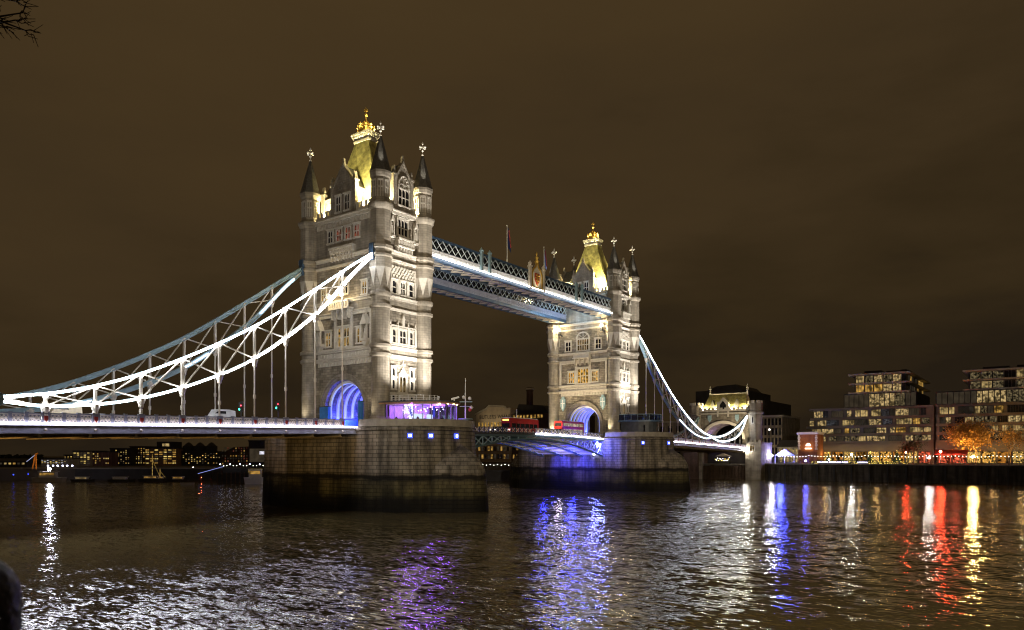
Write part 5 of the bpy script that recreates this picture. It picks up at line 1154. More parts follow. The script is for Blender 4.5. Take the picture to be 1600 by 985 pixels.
lamp(95.0, 190.5, QZ, 3.0, 'whitebulb', .26, 'white lamp at the right edge of the promenade')
lamp(23, 230, QZ, 11.5, 'lampc', .3, 'tall white street lamp behind the orange brick building'); lamp(4.5, 226, QZ, 14, 'lampc', .26, 'tall white street lamp left of the orange brick building')
lamp(36.5, 189.5, QZ, 1.8, 'lampc', .28, 'white bollard lamp near the violet planters'); lamp(3.0, 196, QZ, 2.2, 'lampc', .2, 'small white lamp under the gatehouse')
# blue marquee beside the gatehouse
t = thing('marquee', 'blue lit marquee roof beside the gatehouse turret', 'marquee', (18, 198, QZ)); off = (18, 198, QZ)
m = MB(off); m.prism([(15.5, QZ + 3.2), (23, QZ + 3.2), (19.2, QZ + 5.6)], 'y', 196, 201); m.build('roof', M['white'], t)
for x in (15.8, 19.2, 22.7): m = MB(off); m.box(x - .08, x + .08, 196.1, 196.3, QZ, QZ + 3.2); m.build('post', M['white'], t)
point('marquee_blue', (18.5, 194.8, QZ + 2.6), 1200, (.06, .08, 1), .3)

hg = thing('light_hedge', 'long low hedge wound with golden lights before the shop fronts', 'hedge', (45, 200, QZ)); off = (45, 200, QZ); m = MB(off)
for q in range(700): p = Vector((random.uniform(28, 60), random.uniform(199.4, 200.6), QZ + 1.1*random.random())); m.bar(p, p + Vector((random.uniform(-.25, .25), .1, .25)), .16, .03)
m.build('leaves', P('box_hedge', (.05, .07, .02), .9), hg); m = MB(off)
for q in range(170): m.sphere((random.uniform(28, 60), 199.35, QZ + .2 + 1.0*random.random()), .07, 4, 3)
tag(m.build('light_bulbs', M['fairy'], hg), kind='stuff')
# trees
M['bark'] = P('bark', (.10, .075, .05), .9, var=.3, bump=.5)
def tree(x, y, z, h, rad, leafm, label, n=1500, leaf=.45, name='tree', seed=1, bare=False):
    rnd = random.Random(seed); t = thing(name, label, 'tree', (x, y, z)); m = MB(); tips = []
    def grow(p, d, l, r_, lev):
        q = p + d*l; mid = p + d*l*.5 + Vector((rnd.uniform(-1, 1), rnd.uniform(-1, 1), 0))*l*.07
        m.tube([p, mid, q], r_, 5, r_*.62)
        if lev == 0: tips.append(q); return
        for k in range(3 if lev > 1 else 4):
            a = rnd.random()*6.28; s_ = rnd.uniform(.45, .9); nd_ = (d + Vector((math.cos(a)*s_, math.sin(a)*s_, rnd.uniform(-.1, .25)))).normalized(); grow(q, nd_, l*rnd.uniform(.6, .8), r_*.58, lev - 1)
    grow(Vector((0, 0, 0)), Vector((0, 0, 1)), h*.3, h*.028, 4 if bare else 3)
    m.build('trunk', M['bark'], t)
    if not bare:
        m = MB(); per = max(1, n // len(tips))
        for tp in tips:
            den = rnd.choice((.4, 1, 1.5))
            for k in range(int(per*den)):
                c_ = tp + Vector((rnd.gauss(0, 1), rnd.gauss(0, 1), rnd.gauss(0, .8)))*rad*.16
                a = Vector((rnd.uniform(-1, 1), rnd.uniform(-1, 1), rnd.uniform(-1, 1))).normalized(); b_ = a.orthogonal().normalized(); s_ = leaf*rnd.uniform(.5, 1.1)
                m.add([c_ - a*s_*.6, c_ + b_*s_*.35, c_ + a*s_*.6, c_ - b_*s_*.35], [(0, 1, 2, 3)])
        m.build('crown', leafm, t)
    return t
M['leaf_or'] = P('orange_lit_leaf', (.34, .19, .05), .8, var=.5, scale=.8); M['leaf_dk'] = P('dark_leaf', (.03, .035, .015), .8, var=.4, scale=.8)  # the lamp's orange light is put into the lit leaf colour
tree(80.2, 197, QZ, 15.5, 13, M['leaf_or'], 'large orange glowing tree beside the amber flood lamp', 6500, .62, seed=3)
tree(89.0, 199, QZ, 14, 11, M['leaf_or'], 'orange tree right of the amber lamp, more of its branches bare', 1300, .45, seed=8)
tree(61.5, 200, QZ, 9.5, 6, M['leaf_dk'], 'dark unlit tree left of the red lit restaurant', 1800, .5, seed=5)
spot('tree_uplight', (78.5, 191, QZ + 1), (80, 197, 15), 15000, (1, .50, .10), 100, .8); spot('tree_uplight', (88, 193.5, QZ + 1), (88.5, 198, 15), 7000, (1, .50, .10), 90, .8)

# buildings behind
t = thing('office_block', 'buff stone office with tall vertical fins behind the gatehouse', 'office', (18, 236, QZ)); off = (18, 236, QZ)
m = MB(off); m.box(-2.8, 7.0, 236, 262, QZ, 25.6); m.build('wall', M['bstone'], t); m = MB(off); m.box(-3.1, 7.3, 235.7, 262.3, 25.6, 26.3); m.build('cornice', M['pale'], t)
for k in range(7): m = MB(off); x = -2.5 + k*1.54; m.box(x - .2, x + .2, 235.4, 236, QZ, 25.3); m.build('fin', M['bstone'], t)
for r_i in range(4):
    for k in range(6): x = -2.15 + k*1.54; wbox(t, off, x, x + .85, 236, 9.5 + r_i*4.2, 12.3 + r_i*4.2, M['glass'] if random.random() < .8 else wv[5], M['dark'])
for x in (-1, 5): spot('office_uplight', (x, 231, QZ + 1), (x, 236, 20), 1100, (1, .78, .45), 90, .8)
t = thing('tower_block', 'large dark unlit block rising behind the gatehouse roof', 'tower block', (-6, 275, QZ)); off = (-6, 275, QZ)
m = MB(off); m.box(-48, -23.8, 275, 320, QZ, 41.8); m.build('wall', M['dark'], t); m = MB(off); m.box(-23.7, -13, 275.5, 320, QZ, 36); m.build('wing', M['dark'], t); m = MB(off); m.prism([(-44, 41.8), (-25, 41.8), (-28, 44.6), (-38, 44.2)], 'y', 278, 310); m.build('plant_storey', M['dark'], t)
t = thing('brown_building', 'dull brown building seen between the hanger rods left of the gatehouse', 'building', (-40, 250, QZ)); off = (-40, 250, QZ)
m = MB(off); m.box(-62, -39, 250, 280, QZ, 25); m.build('wall', M['bstone'], t); m = MB(off); m.box(-62.4, -38.6, 249.6, 280, 25, 25.7); m.build('cornice', M['pale'], t)
for r_i in range(4):
    for k in range(5): x = -60 + k*4.2; wbox(t, off, x, x + 1.8, 250, 8 + r_i*4.2, 10.6 + r_i*4.2, M['glass'] if random.random() < .8 else wv[5], M['dark'])
t = thing('low_shops', 'row of low shops with cream lights between the gatehouse and orange brick building', 'shops', (10, 222, QZ)); off = (10, 222, QZ)
m = MB(off); m.box(9, 18.5, 222, 232, QZ, 12.5); m.build('wall', M['pale'], t); m = MB(off); m.prism([(221.4, 12.5), (232.5, 12.5), (227, 15.4)], 'x', 8.7, 18.8); m.build('roof', M['spire'], t)
for k in range(4): x = 9.6 + k*2.2; wbox(t, off, x, x + 1.7, 222, 9.6, 11.9, wv[0], M['pale'], 1); wbox(t, off, x, x + 1.7, 222, 6.4, 8.8, wv[4], M['dark'], 1, 'shop_front')
spot('shop_uplight', (16, 216, QZ + 1), (16, 222, 12), 900, (1, .8, .45), 110, .8)

# wharf with lettering, its chimney and neighbours, seen under and over the roadway
t = thing('wharf_building', 'pale wharf building with its name painted under a broad gable, beyond the roadway', 'warehouse', (-122, 205, QZ)); off = (-122, 205, QZ)
m = MB(off); m.prism([(-136, QZ), (-114.5, QZ), (-114.5, 31.6), (-117, 31.6), (-118, 32.8), (-127.5, 33.6), (-129, 32.2), (-136, 29.6)], 'y', 205, 225); m.build('wall', M['bstone2'] if 'bstone2' in M else P('pale_painted_brick', (.44, .36, .25), .8, var=.15, scale=.4), t)
m = MB(off); m.prism([(-136.5, 29.6), (-129, 32.3), (-127.6, 33.7), (-117.9, 32.95), (-116.9, 31.7), (-114, 31.7), (-114, 32.3), (-116.6, 32.3), (-117.6, 33.5), (-127.8, 34.3), (-129.4, 32.9), (-136.5, 30.2)], 'y', 204.6, 205.2); m.build('gable_coping', M['pale'], t)
fc = bpy.data.curves.new('lettering', 'FONT'); fc.body = 'BUTLERS WHARF'; fc.size = 2.55; fc.extrude = .05; fc.align_x = 'CENTER'; fc.space_character = 1.08
fo = bpy.data.objects.new('lettering', fc); COL.objects.link(fo); fo.parent = t; fo.location = (-123.4 + 122, 204.9 - 205, 27.4 - QZ); fo.rotation_euler = (R(90), 0, 0); fc.materials.append(M['dark'])
bpy.context.view_layer.update(); me_ = bpy.data.meshes.new_from_object(fo.evaluated_get(bpy.context.evaluated_depsgraph_get())); fl_ = fo.location.copy(); bpy.data.objects.remove(fo)
fo = bpy.data.objects.new('lettering', me_); COL.objects.link(fo); fo.parent = t; fo.location = fl_; fo.rotation_euler = (R(90), 0, 0)
for k in range(10): x = -134.5 + k*2; wbox(t, off, x, x + 1.2, 205, 23.4, 25.6, M['wharfwin'] if 'wharfwin' in M else wv[1], M['pale'])
for r_i in range(4):
    for k in range(10): x = -134.5 + k*2; wbox(t, off, x, x + 1.2, 205, 7.4 + r_i*3.9, 9.6 + r_i*3.9, random.choice((wv[1], M['glass'], M['glass'], wv[1], wv[5])), M['pale'])
spot('wharf_uplight', (-128, 196, 20), (-124, 205, 29), 1500, (1, .8, .5), 110, .8); spot('wharf_uplight', (-118, 196, 20), (-119, 205, 29), 1200, (1, .8, .5), 110, .8)
t = thing('warehouse', 'dark warehouse with lit attic windows right of the lettered wharf', 'warehouse', (-105, 206, QZ)); off = (-105, 206, QZ)
m = MB(off); m.box(-114.2, -94, 206, 228, QZ, 29.2); m.build('wall', M['brick'], t); m = MB(off); m.prism([(-114.4, 29.2), (-93.8, 29.2), (-97, 33.0), (-111.5, 34.2)], 'y', 208, 226); r_ = m.build('roof', M['dark'], t)
for k in range(9): x = -113.6 + k*2.05; wbox(t, off, x, x + 1.3, 206, 27.0, 28.6, wv[1], M['dark'])
for r_i in range(4):
    for k in range(9): x = -113.6 + k*2.05; wbox(t, off, x, x + 1.2, 206, 7.4 + r_i*4.2, 9.4 + r_i*4.2, random.choice((wv[1], M['glass'], M['glass'])), M['brick'])
t = thing('chimney_stack', 'tall dark round brick chimney rising behind the warehouses', 'chimney', (-109.2, 214, QZ)); m = MB(); m.lathe([(1.9, 0), (1.6, 35), (1.95, 35.4), (1.95, 36.6), (1.5, 36.8)], 0, 0, 14); m.build('shaft', M['brick'], t); m = MB(); m.lathe([(2.0, 35.8), (2.02, 36.3)], 0, 0, 14); m.build('band', M['cream'], t)
t = thing('cupola_building', 'dark building topped by a pale round cupola beside the far tower', 'building', (-104, 230, QZ)); off = (-104, 230, QZ)
m = MB(off); m.box(-118, -90, 230, 245, QZ, 29.5); m.build('wall', M['brick'], t); m = MB(off); m.lathe([(2.1, 29.5), (2.1, 33.0), (2.4, 33.2), (2.4, 33.6), (1.9, 34.6), (1.0, 35.6), (.2, 36)], -111, 233, 12); c_ = m.build('cupola', M['pale'], t)
for k in range(8): a = R(-150 + 20*k); m = MB(off); m.cbox(-111 + 2.12*math.cos(a), 233 + 2.12*math.sin(a), 31.4, .45, .45, 1.7); m.build('opening', M['glass'], c_)
spot('cupola_light', (-107, 224, 30), (-111, 233, 32), 900, (1, .9, .7), 80, .8)
t = thing('floating_pontoon', 'dark floating pontoon with a row of white lights under the roadway', 'pontoon', tuple(at(775, 262, z=0)), YAW)
m = MB(); m.box(-9, 11, -2, 2, -1, 3.9); m.build('hull', M['dark'], t); m = MB(); m.box(-9, 11, -1.9, -1.8, 4.9, 5.0)
for k in range(21): m.box(-9 + k, -8.92 + k, -1.92, -1.82, 3.9, 5)
m.build('railing', M['steel'], t)
for k in range(12): m = MB(); m.sphere((-8.5 + k*1.3, -1.5, 5.6 + .25*(k % 2)), .12, 6, 4); m.build('bulb', M['bulb'], t)
# ------------------------------------------------------------------ far left bank
vio = EM('cool_white_lights', (.72, .74, 1), 9); gold2 = EM('mast_lights_gold', (1, .62, .12), 1.0)
def far_block(c0, c1, row, depth, mat, label, cat, nx, ny, p_lit, pal, top=None, name='apartment_block', zbase=4.2, wfrac=.6, roof=True):
    w_ = (c1 - c0)/FPX*depth; p = at((c0 + c1)/2, depth); zt = CZ + (HROW - row)/FPX*depth
    t = thing(name, label, cat, (p.x, p.y, zbase), YAW, None); h = zt - zbase
    m = MB()
    if top: m.prism([(-w_/2, 0), (w_/2, 0)] + [(w_*(a - .5), h*b_) for a, b_ in top], 'y', 0, 14)
    else: m.box(-w_/2, w_/2, 0, 14, 0, h)
    m.build('wall', mat, t)
    if roof and not top: m = MB(); m.box(-w_/2 - .2, w_/2 + .2, -.2, 14.2, h, h + .5); m.build('roof', M['dark'], t)
    dx, dz = w_/nx, (h - 1)/ny
    for i in range(nx):
        for j in range(ny):
            if random.random() > p_lit: continue
            x = -w_/2 + dx*(i + .5); z = .8 + dz*(j + .5)
            f = MB(); f.box(x - dx*wfrac/2 - .1, x + dx*wfrac/2 + .1, -.14, .0, z - dz*.33, z + dz*.3); f_ = f.build('window', M['dark'], t)
            g_ = MB(); g_.box(x - dx*wfrac/2, x + dx*wfrac/2, -.17, -.141, z - dz*.28, z + dz*.25); g_.build('pane', random.choice(pal), f_)
    return t, w_, h
Y_ = [M['fw1'] if 'fw1' in M else EM('far_window_yellow', (1, .70, .20), .75, False, .8, .6), EM('far_window_amber', (1, .55, .12), .45, False, .8, .6), wv[2], wv[0]]
Wt = [EM('far_window_white', (.9, .88, 1), .9, False, .7, .6), Y_[0], wv[0]]
far_block(64, 104, 718, 330, M['pale'], 'low pale building with white and violet lights left of the bank', 'building', 9, 4, .62, Wt)
far_block(114, 141, 706, 340, M['pale'], 'pale gridded apartment block with big yellow windows', 'apartment block', 5, 6, 0.8, [Y_[0], wv[2], wv[2], Y_[0]])
far_block(141.5, 171, 707, 342, P('red_cladding', (.20, .11, .09), .8, var=.4, scale=.5, stretch=(3, 3, .1)), 'reddish finned apartment block joined right of the gridded one', 'apartment block', 9, 5, 0.43, Y_)
far_block(172, 203, 702, 350, M['dark'], 'dark block with scattered small lights right of the reddish one', 'apartment block', 8, 8, 0.51, Y_, wfrac=.4)
far_block(203, 227, 699, 356, M['brick'], 'dark brick block left of the golden ship mast', 'apartment block', 6, 8, 0.58, Y_, wfrac=.4)
t, w_, h = far_block(227, 276, 701, 345, P('lit_brick', (.24, .15, .09), .8, var=.3), 'brick block with the widest amber windows behind the golden mast', 'apartment block', 7, 7, 0.8, [Y_[0], Y_[1], Y_[1], wv[2]], wfrac=.75)
m = MB(); m.box(-w_*.2, w_*.3, 2, 12, h + .5, h + 3.2); m.build('penthouse', M['dark'], t); m = MB(); m.box(-w_*.02, w_*.2, 1.9, 2, h + 1, h + 2.3); m.build('penthouse_window', Y_[3], t)
far_block(276, 345, 707, 350, M['dark'], 'long dark warehouse with three roof turrets and amber windows', 'warehouse', 16, 6, 0.43, Y_, wfrac=.4)
far_block(346, 388, 698, 320, M['brick'], 'brown block with a sloping left edge beside the pale screen building', 'apartment block', 10, 7, 0.58, [Y_[1], wv[5], wv[2], M['wred']], top=[(1, 1), (.45, .97), (.2, .8), (0, .55)], wfrac=.4)
t, w_, h = far_block(388.5, 432, 690, 300, M['dark'], 'dark building with one large pale lit wall next to the near pier', 'building', 1, 1, 0, Y_)
far_block(-30, 40, 722, 390, M['dark'], 'low dark terrace with tiny lights at the far left edge', 'terrace', 14, 3, .6, [Y_[0], Y_[1], Wt[0], wv[2]], wfrac=.4)
far_block(255, 300, 703, 420, M['brick'], 'tall block showing above the long warehouse roof', 'apartment block', 8, 8, .55, Y_, wfrac=.4)
far_block(100, 118, 712, 400, M['brick'], 'narrow brick block between the pale building and gridded block', 'apartment block', 4, 5, .6, Y_, wfrac=.4)
far_block(318, 350, 709, 400, M['pale'], 'pale block between the warehouse and the sloping brown block', 'apartment block', 6, 6, .6, Y_, wfrac=.4)
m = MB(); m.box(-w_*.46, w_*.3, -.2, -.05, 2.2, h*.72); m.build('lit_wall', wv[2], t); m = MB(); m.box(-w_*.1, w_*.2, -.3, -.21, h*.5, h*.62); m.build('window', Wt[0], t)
for k in range(3):
    p = at(292 + 18*k, 352); m = MB(); z0 = CZ + 5*352/FPX; m.box(-2, 2, 0, 4, 0, 3.2); m.lathe([(2.4, 3.2), (1.2, 4.4), (.1, 5)], 0, 2, 4); o_ = m.build('roof_turret', M['dark']); o_.location = (p.x, p.y, z0 - .2); o_.rotation_euler = (0, 0, YAW)
    tag(o_, ('left', 'middle', 'right')[k] + ' one of three small turrets on the long dark warehouse roof', 'roof turret', 'roof turrets')
# wooded rise at the far left
m = MB(); rr = random.Random(4)
for k in range(900):
    p = at(rr.uniform(-60, 66), rr.uniform(380, 420)); z = 4 + 5*rr.random()**.7
    a = Vector((rr.uniform(-1, 1), rr.uniform(-1, 1), rr.uniform(-1, 1))).normalized(); b_ = a.orthogonal().normalized(); c_ = Vector((p.x, p.y, z)); m.add([c_ - a*1.1, c_ + b_*.8, c_ + a*1.1, c_ - b_*.8], [(0, 1, 2, 3)])
tag(m.build('far_treeline', M['leaf_dk']), kind='stuff')
t = thing('boat_shed', 'long low shed with rows of small lights at the far left', 'shed', tuple(at(18, 300, z=4.2)), YAW); m = MB(); m.box(-9, 6, 0, 6, 0, 2.4); m.build('wall', M['dark'], t); m = MB(); m.prism([(-.4, 2.4), (6.4, 2.4), (3, 3.6)], 'x', -9.3, 6.3); m.build('roof', M['dark'], t)
for k in range(8): m = MB(); m.box(-8.4 + k*1.8, -7.4 + k*1.8, -.06, 0, 1.2, 1.9); m.build('window', Y_[k % 4], t)
# quay edge
t = thing('river_wall', 'dark low quay wall along the far left bank', 'river wall', tuple(at(200, 276, z=0)), YAW); m = MB(); m.box(-60, 45, -1.2, 0, -2, 4.0); m.build('wall', M['dark'], t); m = MB(); m.box(-60, 45, -1.4, .2, 4.0, 4.5); m.build('coping', M['coping'], t)
t = thing('jetty', 'dark timber jetty with a swag of bulbs beside the near pier', 'jetty', tuple(at(380, 246, z=0)), YAW); m = MB(); m.box(-7.5, 9, -3, 3, -1, 3.2)
m.build('deck', M['dark'], t)
for k in range(12): m = MB(); m.tube([(-7.2 + k*1.45, -3.1, -1), (-7.2 + k*1.45, -3.1, 3.5)], .18, 6); m.build('pile', M['brick'], t)
sw = [(-6.5 + 1.08*i, -2.8, 6.1 - .5*math.sin(math.pi*(i % 3)/3)) for i in range(14)]
m = MB(); m.tube(sw, .05, 4); m.build('cable', M['steel'], t)
for i, p in enumerate(sw): m = MB(); m.sphere(p, .2 if i % 3 == 0 else .11, 6, 4); m.build('bulb', vio if i % 3 == 0 else M['bulb'], t)
for i in range(0, 14, 3): m = MB(); m.tube([(sw[i][0], -2.8, 3.2), sw[i]], .06, 5); m.build('post', M['steel'], t)
m = MB(); m.box(-6.4, 3, -1, 2, 3.2, 5.0); m.build('kiosk', M['dark'], t); m = MB(); m.box(2.2, 6.8, -1.6, -1.5, 3.4, 4.6); m.build('lit_counter', Y_[0], t)
t = thing('gangway', 'sloping gangway with blue lights left of the timber jetty', 'gangway', tuple(at(330, 250, z=0)), YAW); m = MB(); m.bar((-4.2, 0, 2.2), (4.4, 0, 4.6), 1.2, .3); m.build('ramp', M['steel'], t)
m = MB(); m.bar((-4.2, -.65, 2.9), (4.4, -.65, 5.3), .1, .14); m.build('light_rail', EM('gangway_blue', (.35, .42, 1), .9), t)
for k in range(3): m = MB(); m.tube([(-3.5 + k*3.6, 0, -1), (-3.5 + k*3.6, 0, 2.3 + k)], .2, 6); m.build('pile', M['dark'], t)
# boats
def boat(px, depth, L_, H_, label, hullm, cab, rz=0, mastm=None, mh=0, group='boats moored on the far bank'):
    p = at(px, depth, z=0); t = thing('moored_boat', label, 'boat', (p.x, p.y, 0), YAW + rz, group)
    m = MB(); b_ = L_*.13
    loft(m, [[(x*L_/2*s_, y*b_*s_, z) for x, y in ((-1, -.8), (.5, -1), (.85, -.5), (1.05, 0), (.85, .5), (.5, 1), (-1, .8))] for s_, z in ((.9, -.4), (1, H_), (1.02, H_ + .15))]); m.build('hull', hullm, t)
    if cab: 
        m = MB(); m.box(-L_*.3, L_*.2, -b_*.6, b_*.6, H_, H_ + cab); c_ = m.build('cabin', M['white'], t); m = MB(); m.box(-L_*.27, L_*.17, -b_*.6 - .03, -b_*.6 - .005, H_ + cab*.45, H_ + cab*.85); m.build('window', random.choice((Y_[1], wv[2], wv[0])), c_)
        m = MB(); m.box(-L_*.33, L_*.24, -b_*.66, b_*.66, H_ + cab, H_ + cab + .12); m.build('cabin_roof', M['white'], c_)
    if mh:
        m = MB(); m.tube([(0, 0, H_), (0, 0, H_ + mh)], .14, 6, .07); m_ = m.build('mast', M['cream'], t)
        m = MB()
        for k in range(int(mh*2)): m.sphere((.1, -.2, H_ + .5 + k*.48), .09, 5, 4)
        m.bar((0, 0, H_ + mh*.75), (L_*.3, 0, H_ + .6), .02); m.build('mast_lights', mastm or gold2, m_)
    return t
boat(238, 252, 9, 1.0, 'sailing barge with its mast outlined in golden lights', M['dark'], 1.0, 0, gold2, 8.6)
boat(250, 256, 6, .9, 'second barge with a shorter lit mast right of the golden one', M['dark'], .8, 0, gold2, 3.6)
boat(78, 252, 11, 1.4, 'white river boat under the bright violet lamp at far left', M['pale'], 2.0)
boat(293, 228, 4.2, .5, 'small pale launch alone on the open water', M['pale'], 0)
boat(401, 233, 7.5, 2.0, 'white passenger boat partly hidden behind the near pier', M['white'], 2.6)
boat(190, 254, 9, .7, 'long dark barge below the block with scattered small lights', M['dark'], .9)
boat(130, 254, 8, .7, 'dark barge with amber cabin windows below the gridded block', M['dark'], .9)
boat(280, 255, 7, .7, 'dark barge right of the lit masts with a pale cabin', M['dark'], 1.0)
def far_lamp(px, depth, row, r_, mat, label):
    p = at(px, depth, row=row); t = thing('quay_lamp', label, 'lamp', (p.x, p.y, 0)); m = MB(); m.tube([(0, 0, 3), (0, 0, p.z)], .08, 5); m.build('pole', M['steel'], t); m = MB(); m.sphere((0, 0, p.z), r_, 8, 6); m.build('lamp', mat, t)
far_lamp(77, 254, 733, .55, EM('violet_flood', (.82, .8, 1), 110), 'bright violet white lamp above the white river boat')
far_lamp(21, 262, 742, .22, M['blueglow'], 'blue lamp at the far left of the bank'); far_lamp(44, 262, 741, .18, M['blueglow'], 'small blue lamp beside the orange crane')
for k in range(16):
    px = 118 + k*11.5 + random.uniform(-4, 4); far_lamp(px, 276.5 + random.uniform(0, 3), 737 + random.uniform(-1, 3), .1 + .06*random.random(), (M['lampw'], M['lampc'], M['fairy'])[k % 3], ('amber', 'white', 'gold')[k % 3] + ' lamp on the left quay, ' + ('first', 'second', 'third', 'fourth', 'fifth', 'sixth')[k//3] + ' of its colour from the left')
far_lamp(315, 249, 746, .06, M['redbulb'], 'small red lamp low by the gangway')
for k, (px, rw) in enumerate(((75, 728), (83, 728), (90, 728), (98, 728), (105, 728), (113, 728))): far_lamp(px, 318, rw, .34, vio, ('first', 'second', 'third', 'fourth', 'fifth', 'sixth')[k] + ' cool white lamp from the left in the row by the pale building')
for k, (px, rw) in enumerate(((269, 734), (284, 733), (296, 732), (302, 731))): far_lamp(px, 300, rw, .24, M['lampc'], ('first', 'second', 'third', 'fourth')[k] + ' white quay lamp from the left below the long warehouse')
t = thing('crane', 'small orange lit crane at the far left bank', 'crane', tuple(at(55, 262, z=4.2)), YAW); m = MB(); m.bar((-1, 0, 0), (0, 0, 5.2), .3); m.bar((.4, 0, 0), (.3, 0, 5.2), .3); m.bar((0, 0, 5.2), (1, 0, 5.6), .4); m.build('tower', P('orange_paint', (.7, .25, .03), .5), t); m = MB(); m.bar((0, -.1, 5), (-3.0, -.1, 2.6), .1); m.build('jib', EM('jib_lights', (.6, .65, 1), 1.0), t)
spot('crane_light', tuple(at(57, 256, z=5)), tuple(at(55, 262, z=7)), 700, (1, .6, .2), 100, .8)

# ------------------------------------------------------------------ near bank: bare tree at the left, iron bollard by the camera
def bare_tree():
    p = at(-230, 13.5, z=7.35); t = thing('bare_tree', 'leafless dark branches reaching in at the top left corner', 'tree', tuple(p)); rnd = random.Random(11)
    m = MB(); m.tube([(0, 0, 0), (.1, 0, 3), (0, .1, 7.2), (.1, 0, 11)], .24, 8, .09); m.build('trunk', M['bark'], t)
    def limb(px, row, px2, row2, r_, dep=13.5):
        a = at(px, dep, row=row) - p; b_ = at(px2, dep + rnd.uniform(-.5, .5), row=row2) - p; n = 7; pts = []
        for i in range(n + 1): pts.append(a.lerp(b_, i/n) + Vector((rnd.gauss(0, .03), rnd.gauss(0, .03), rnd.gauss(0, .03) - .08*math.sin(math.pi*i/n))))
        return pts
    for (a, b_, c_, d_) in ((-228, -60, 38, 48), (-228, 30, 28, 20), (-228, 10, 20, 28), (-228, -20, 8, 40), (-228, -70, 28, 2)):
        pts = limb(a, b_, c_, d_, .05); m = MB(); m.tube(pts, .05, 6, .012); l_ = m.build('limb', M['bark'], t); tw = MB()
        for i in range(3, 8):
            for s_ in range(4):
                q = pts[i]; d = (pts[i] - pts[i-1]).normalized(); dv = (d + Vector((rnd.uniform(-.9, .9), rnd.uniform(-.9, .9), rnd.uniform(-.9, .9)))).normalized(); l2 = rnd.uniform(.07, .2)
                e1 = q + dv*l2; tw.tube([q, q + dv*l2*.5 + Vector((0, 0, rnd.uniform(-.04, .04))), e1], .011, 4, .007)
                for f_ in range(2): dv2 = (dv + Vector((rnd.uniform(-.8, .8), rnd.uniform(-.8, .8), rnd.uniform(-.8, .8)))).normalized(); tw.tube([e1 - dv*l2*.3*f_, e1 + dv2*rnd.uniform(.06, .25)], .008, 4, .005)
        tw.build('twigs', M['bark'], l_)
bare_tree()
p = at(-58, 1.62, row=940); t = thing('railing_post', 'dark round topped iron post close to the camera at bottom left', 'post', (p.x, p.y, 7.35)); hz = p.z - 7.35
m = MB(); m.lathe([(.108, hz - .6)] + [(.108*math.cos(R(9*k)), hz + .108*math.sin(R(9*k))) for k in range(10)] + [(.002, hz + .1082)], 0, 0, 28); m.build('rounded_cap', P('black_blue_iron', (.012, .014, .03), .45, bump=.3, bscale=40), t, True); m = MB(); m.lathe([(.12, 0), (.12, .1), (.07, .16), (.06, hz - .7), (.09, hz - .6)], 0, 0, 14); m.build('shaft', M['steel'], t)

# ------------------------------------------------------------------ people
def person_mesh(walk):
    J = [(0, 0, .95), (0, 0, 1.2), (0, 0, 1.42), (0, 0, 1.53), (0, -.02, 1.66), (.1, 0, .9), (.11, -.02 - walk, .5), (.11, .02 - walk*1.2, .06), (.11, -.12 - walk*1.2, .03), (-.1, 0, .9), (-.11, walk*.3, .5), (-.11, walk*1.3, .08), (-.11, walk*1.1 - .12, .03),
         (.2, 0, 1.40), (.26, .03 + walk*.6, 1.13), (.25, -.08 + walk*.6, .88), (-.2, 0, 1.40), (-.26, .03 - walk*.6, 1.13), (-.25, -.1 - walk*.6, .88)]
    E_ = [(0, 1), (1, 2), (2, 3), (3, 4), (0, 5), (5, 6), (6, 7), (7, 8), (0, 9), (9, 10), (10, 11), (11, 12), (2, 13), (13, 14), (14, 15), (2, 16), (16, 17), (17, 18)]
    rad = [.16, .16, .17, .065, .11, .11, .075, .055, .04, .11, .075, .055, .04, .075, .055, .04, .075, .055, .04]
    me = bpy.data.meshes.new('person'); me.from_pydata(J, E_, []); ob = bpy.data.objects.new('person', me); COL.objects.link(ob)
    sk = ob.modifiers.new('skin', 'SKIN'); ob.modifiers.new('sub', 'SUBSURF').levels = 1
    for i, r_ in enumerate(rad): me.skin_vertices[0].data[i].radius = (r_, r_*(.8 if i < 3 else 1))
    me.skin_vertices[0].data[0].use_root = True
    bpy.context.view_layer.update(); dg = bpy.context.evaluated_depsgraph_get(); out = bpy.data.meshes.new_from_object(ob.evaluated_get(dg)); bpy.data.objects.remove(ob); return out
PM = [person_mesh(0), person_mesh(.16)]
coat = [P('coat_black', (.015, .015, .018), .9), P('coat_navy', (.02, .025, .05), .9), P('coat_brown', (.07, .04, .025), .9), P('coat_grey', (.09, .09, .09), .9)]
for me_ in PM: me_.materials.append(coat[0])
def person(x, y, z, rz, k, mt, label, group):
    o_ = bpy.data.objects.new('person', PM[k].copy()); o_.data.materials[0] = coat[mt]; COL.objects.link(o_); o_.location = (x, y, z + .02); o_.rotation_euler = (0, 0, rz); tag(o_, label, 'person', group)
for i, (x, y, rz, k, l) in enumerate(((11.9, .9, 1, 0, 'guest in a dark coat at the left end of the purple pavilion'), (13.4, 1.2, 2, 0, 'guest in navy standing left of the dark counter'), (15.6, 2.2, 0, 0, 'guest in brown right of the dark counter in the pavilion'), (17.6, 4.0, 3, 0, 'guest in grey in front of the white screens in the pavilion'), (18.3, 5.2, 1, 0, 'guest at the right end of the purple pavilion'))):
    person(x, y, 13.86, rz, k, i % 4, l, 'guests inside the pavilion')
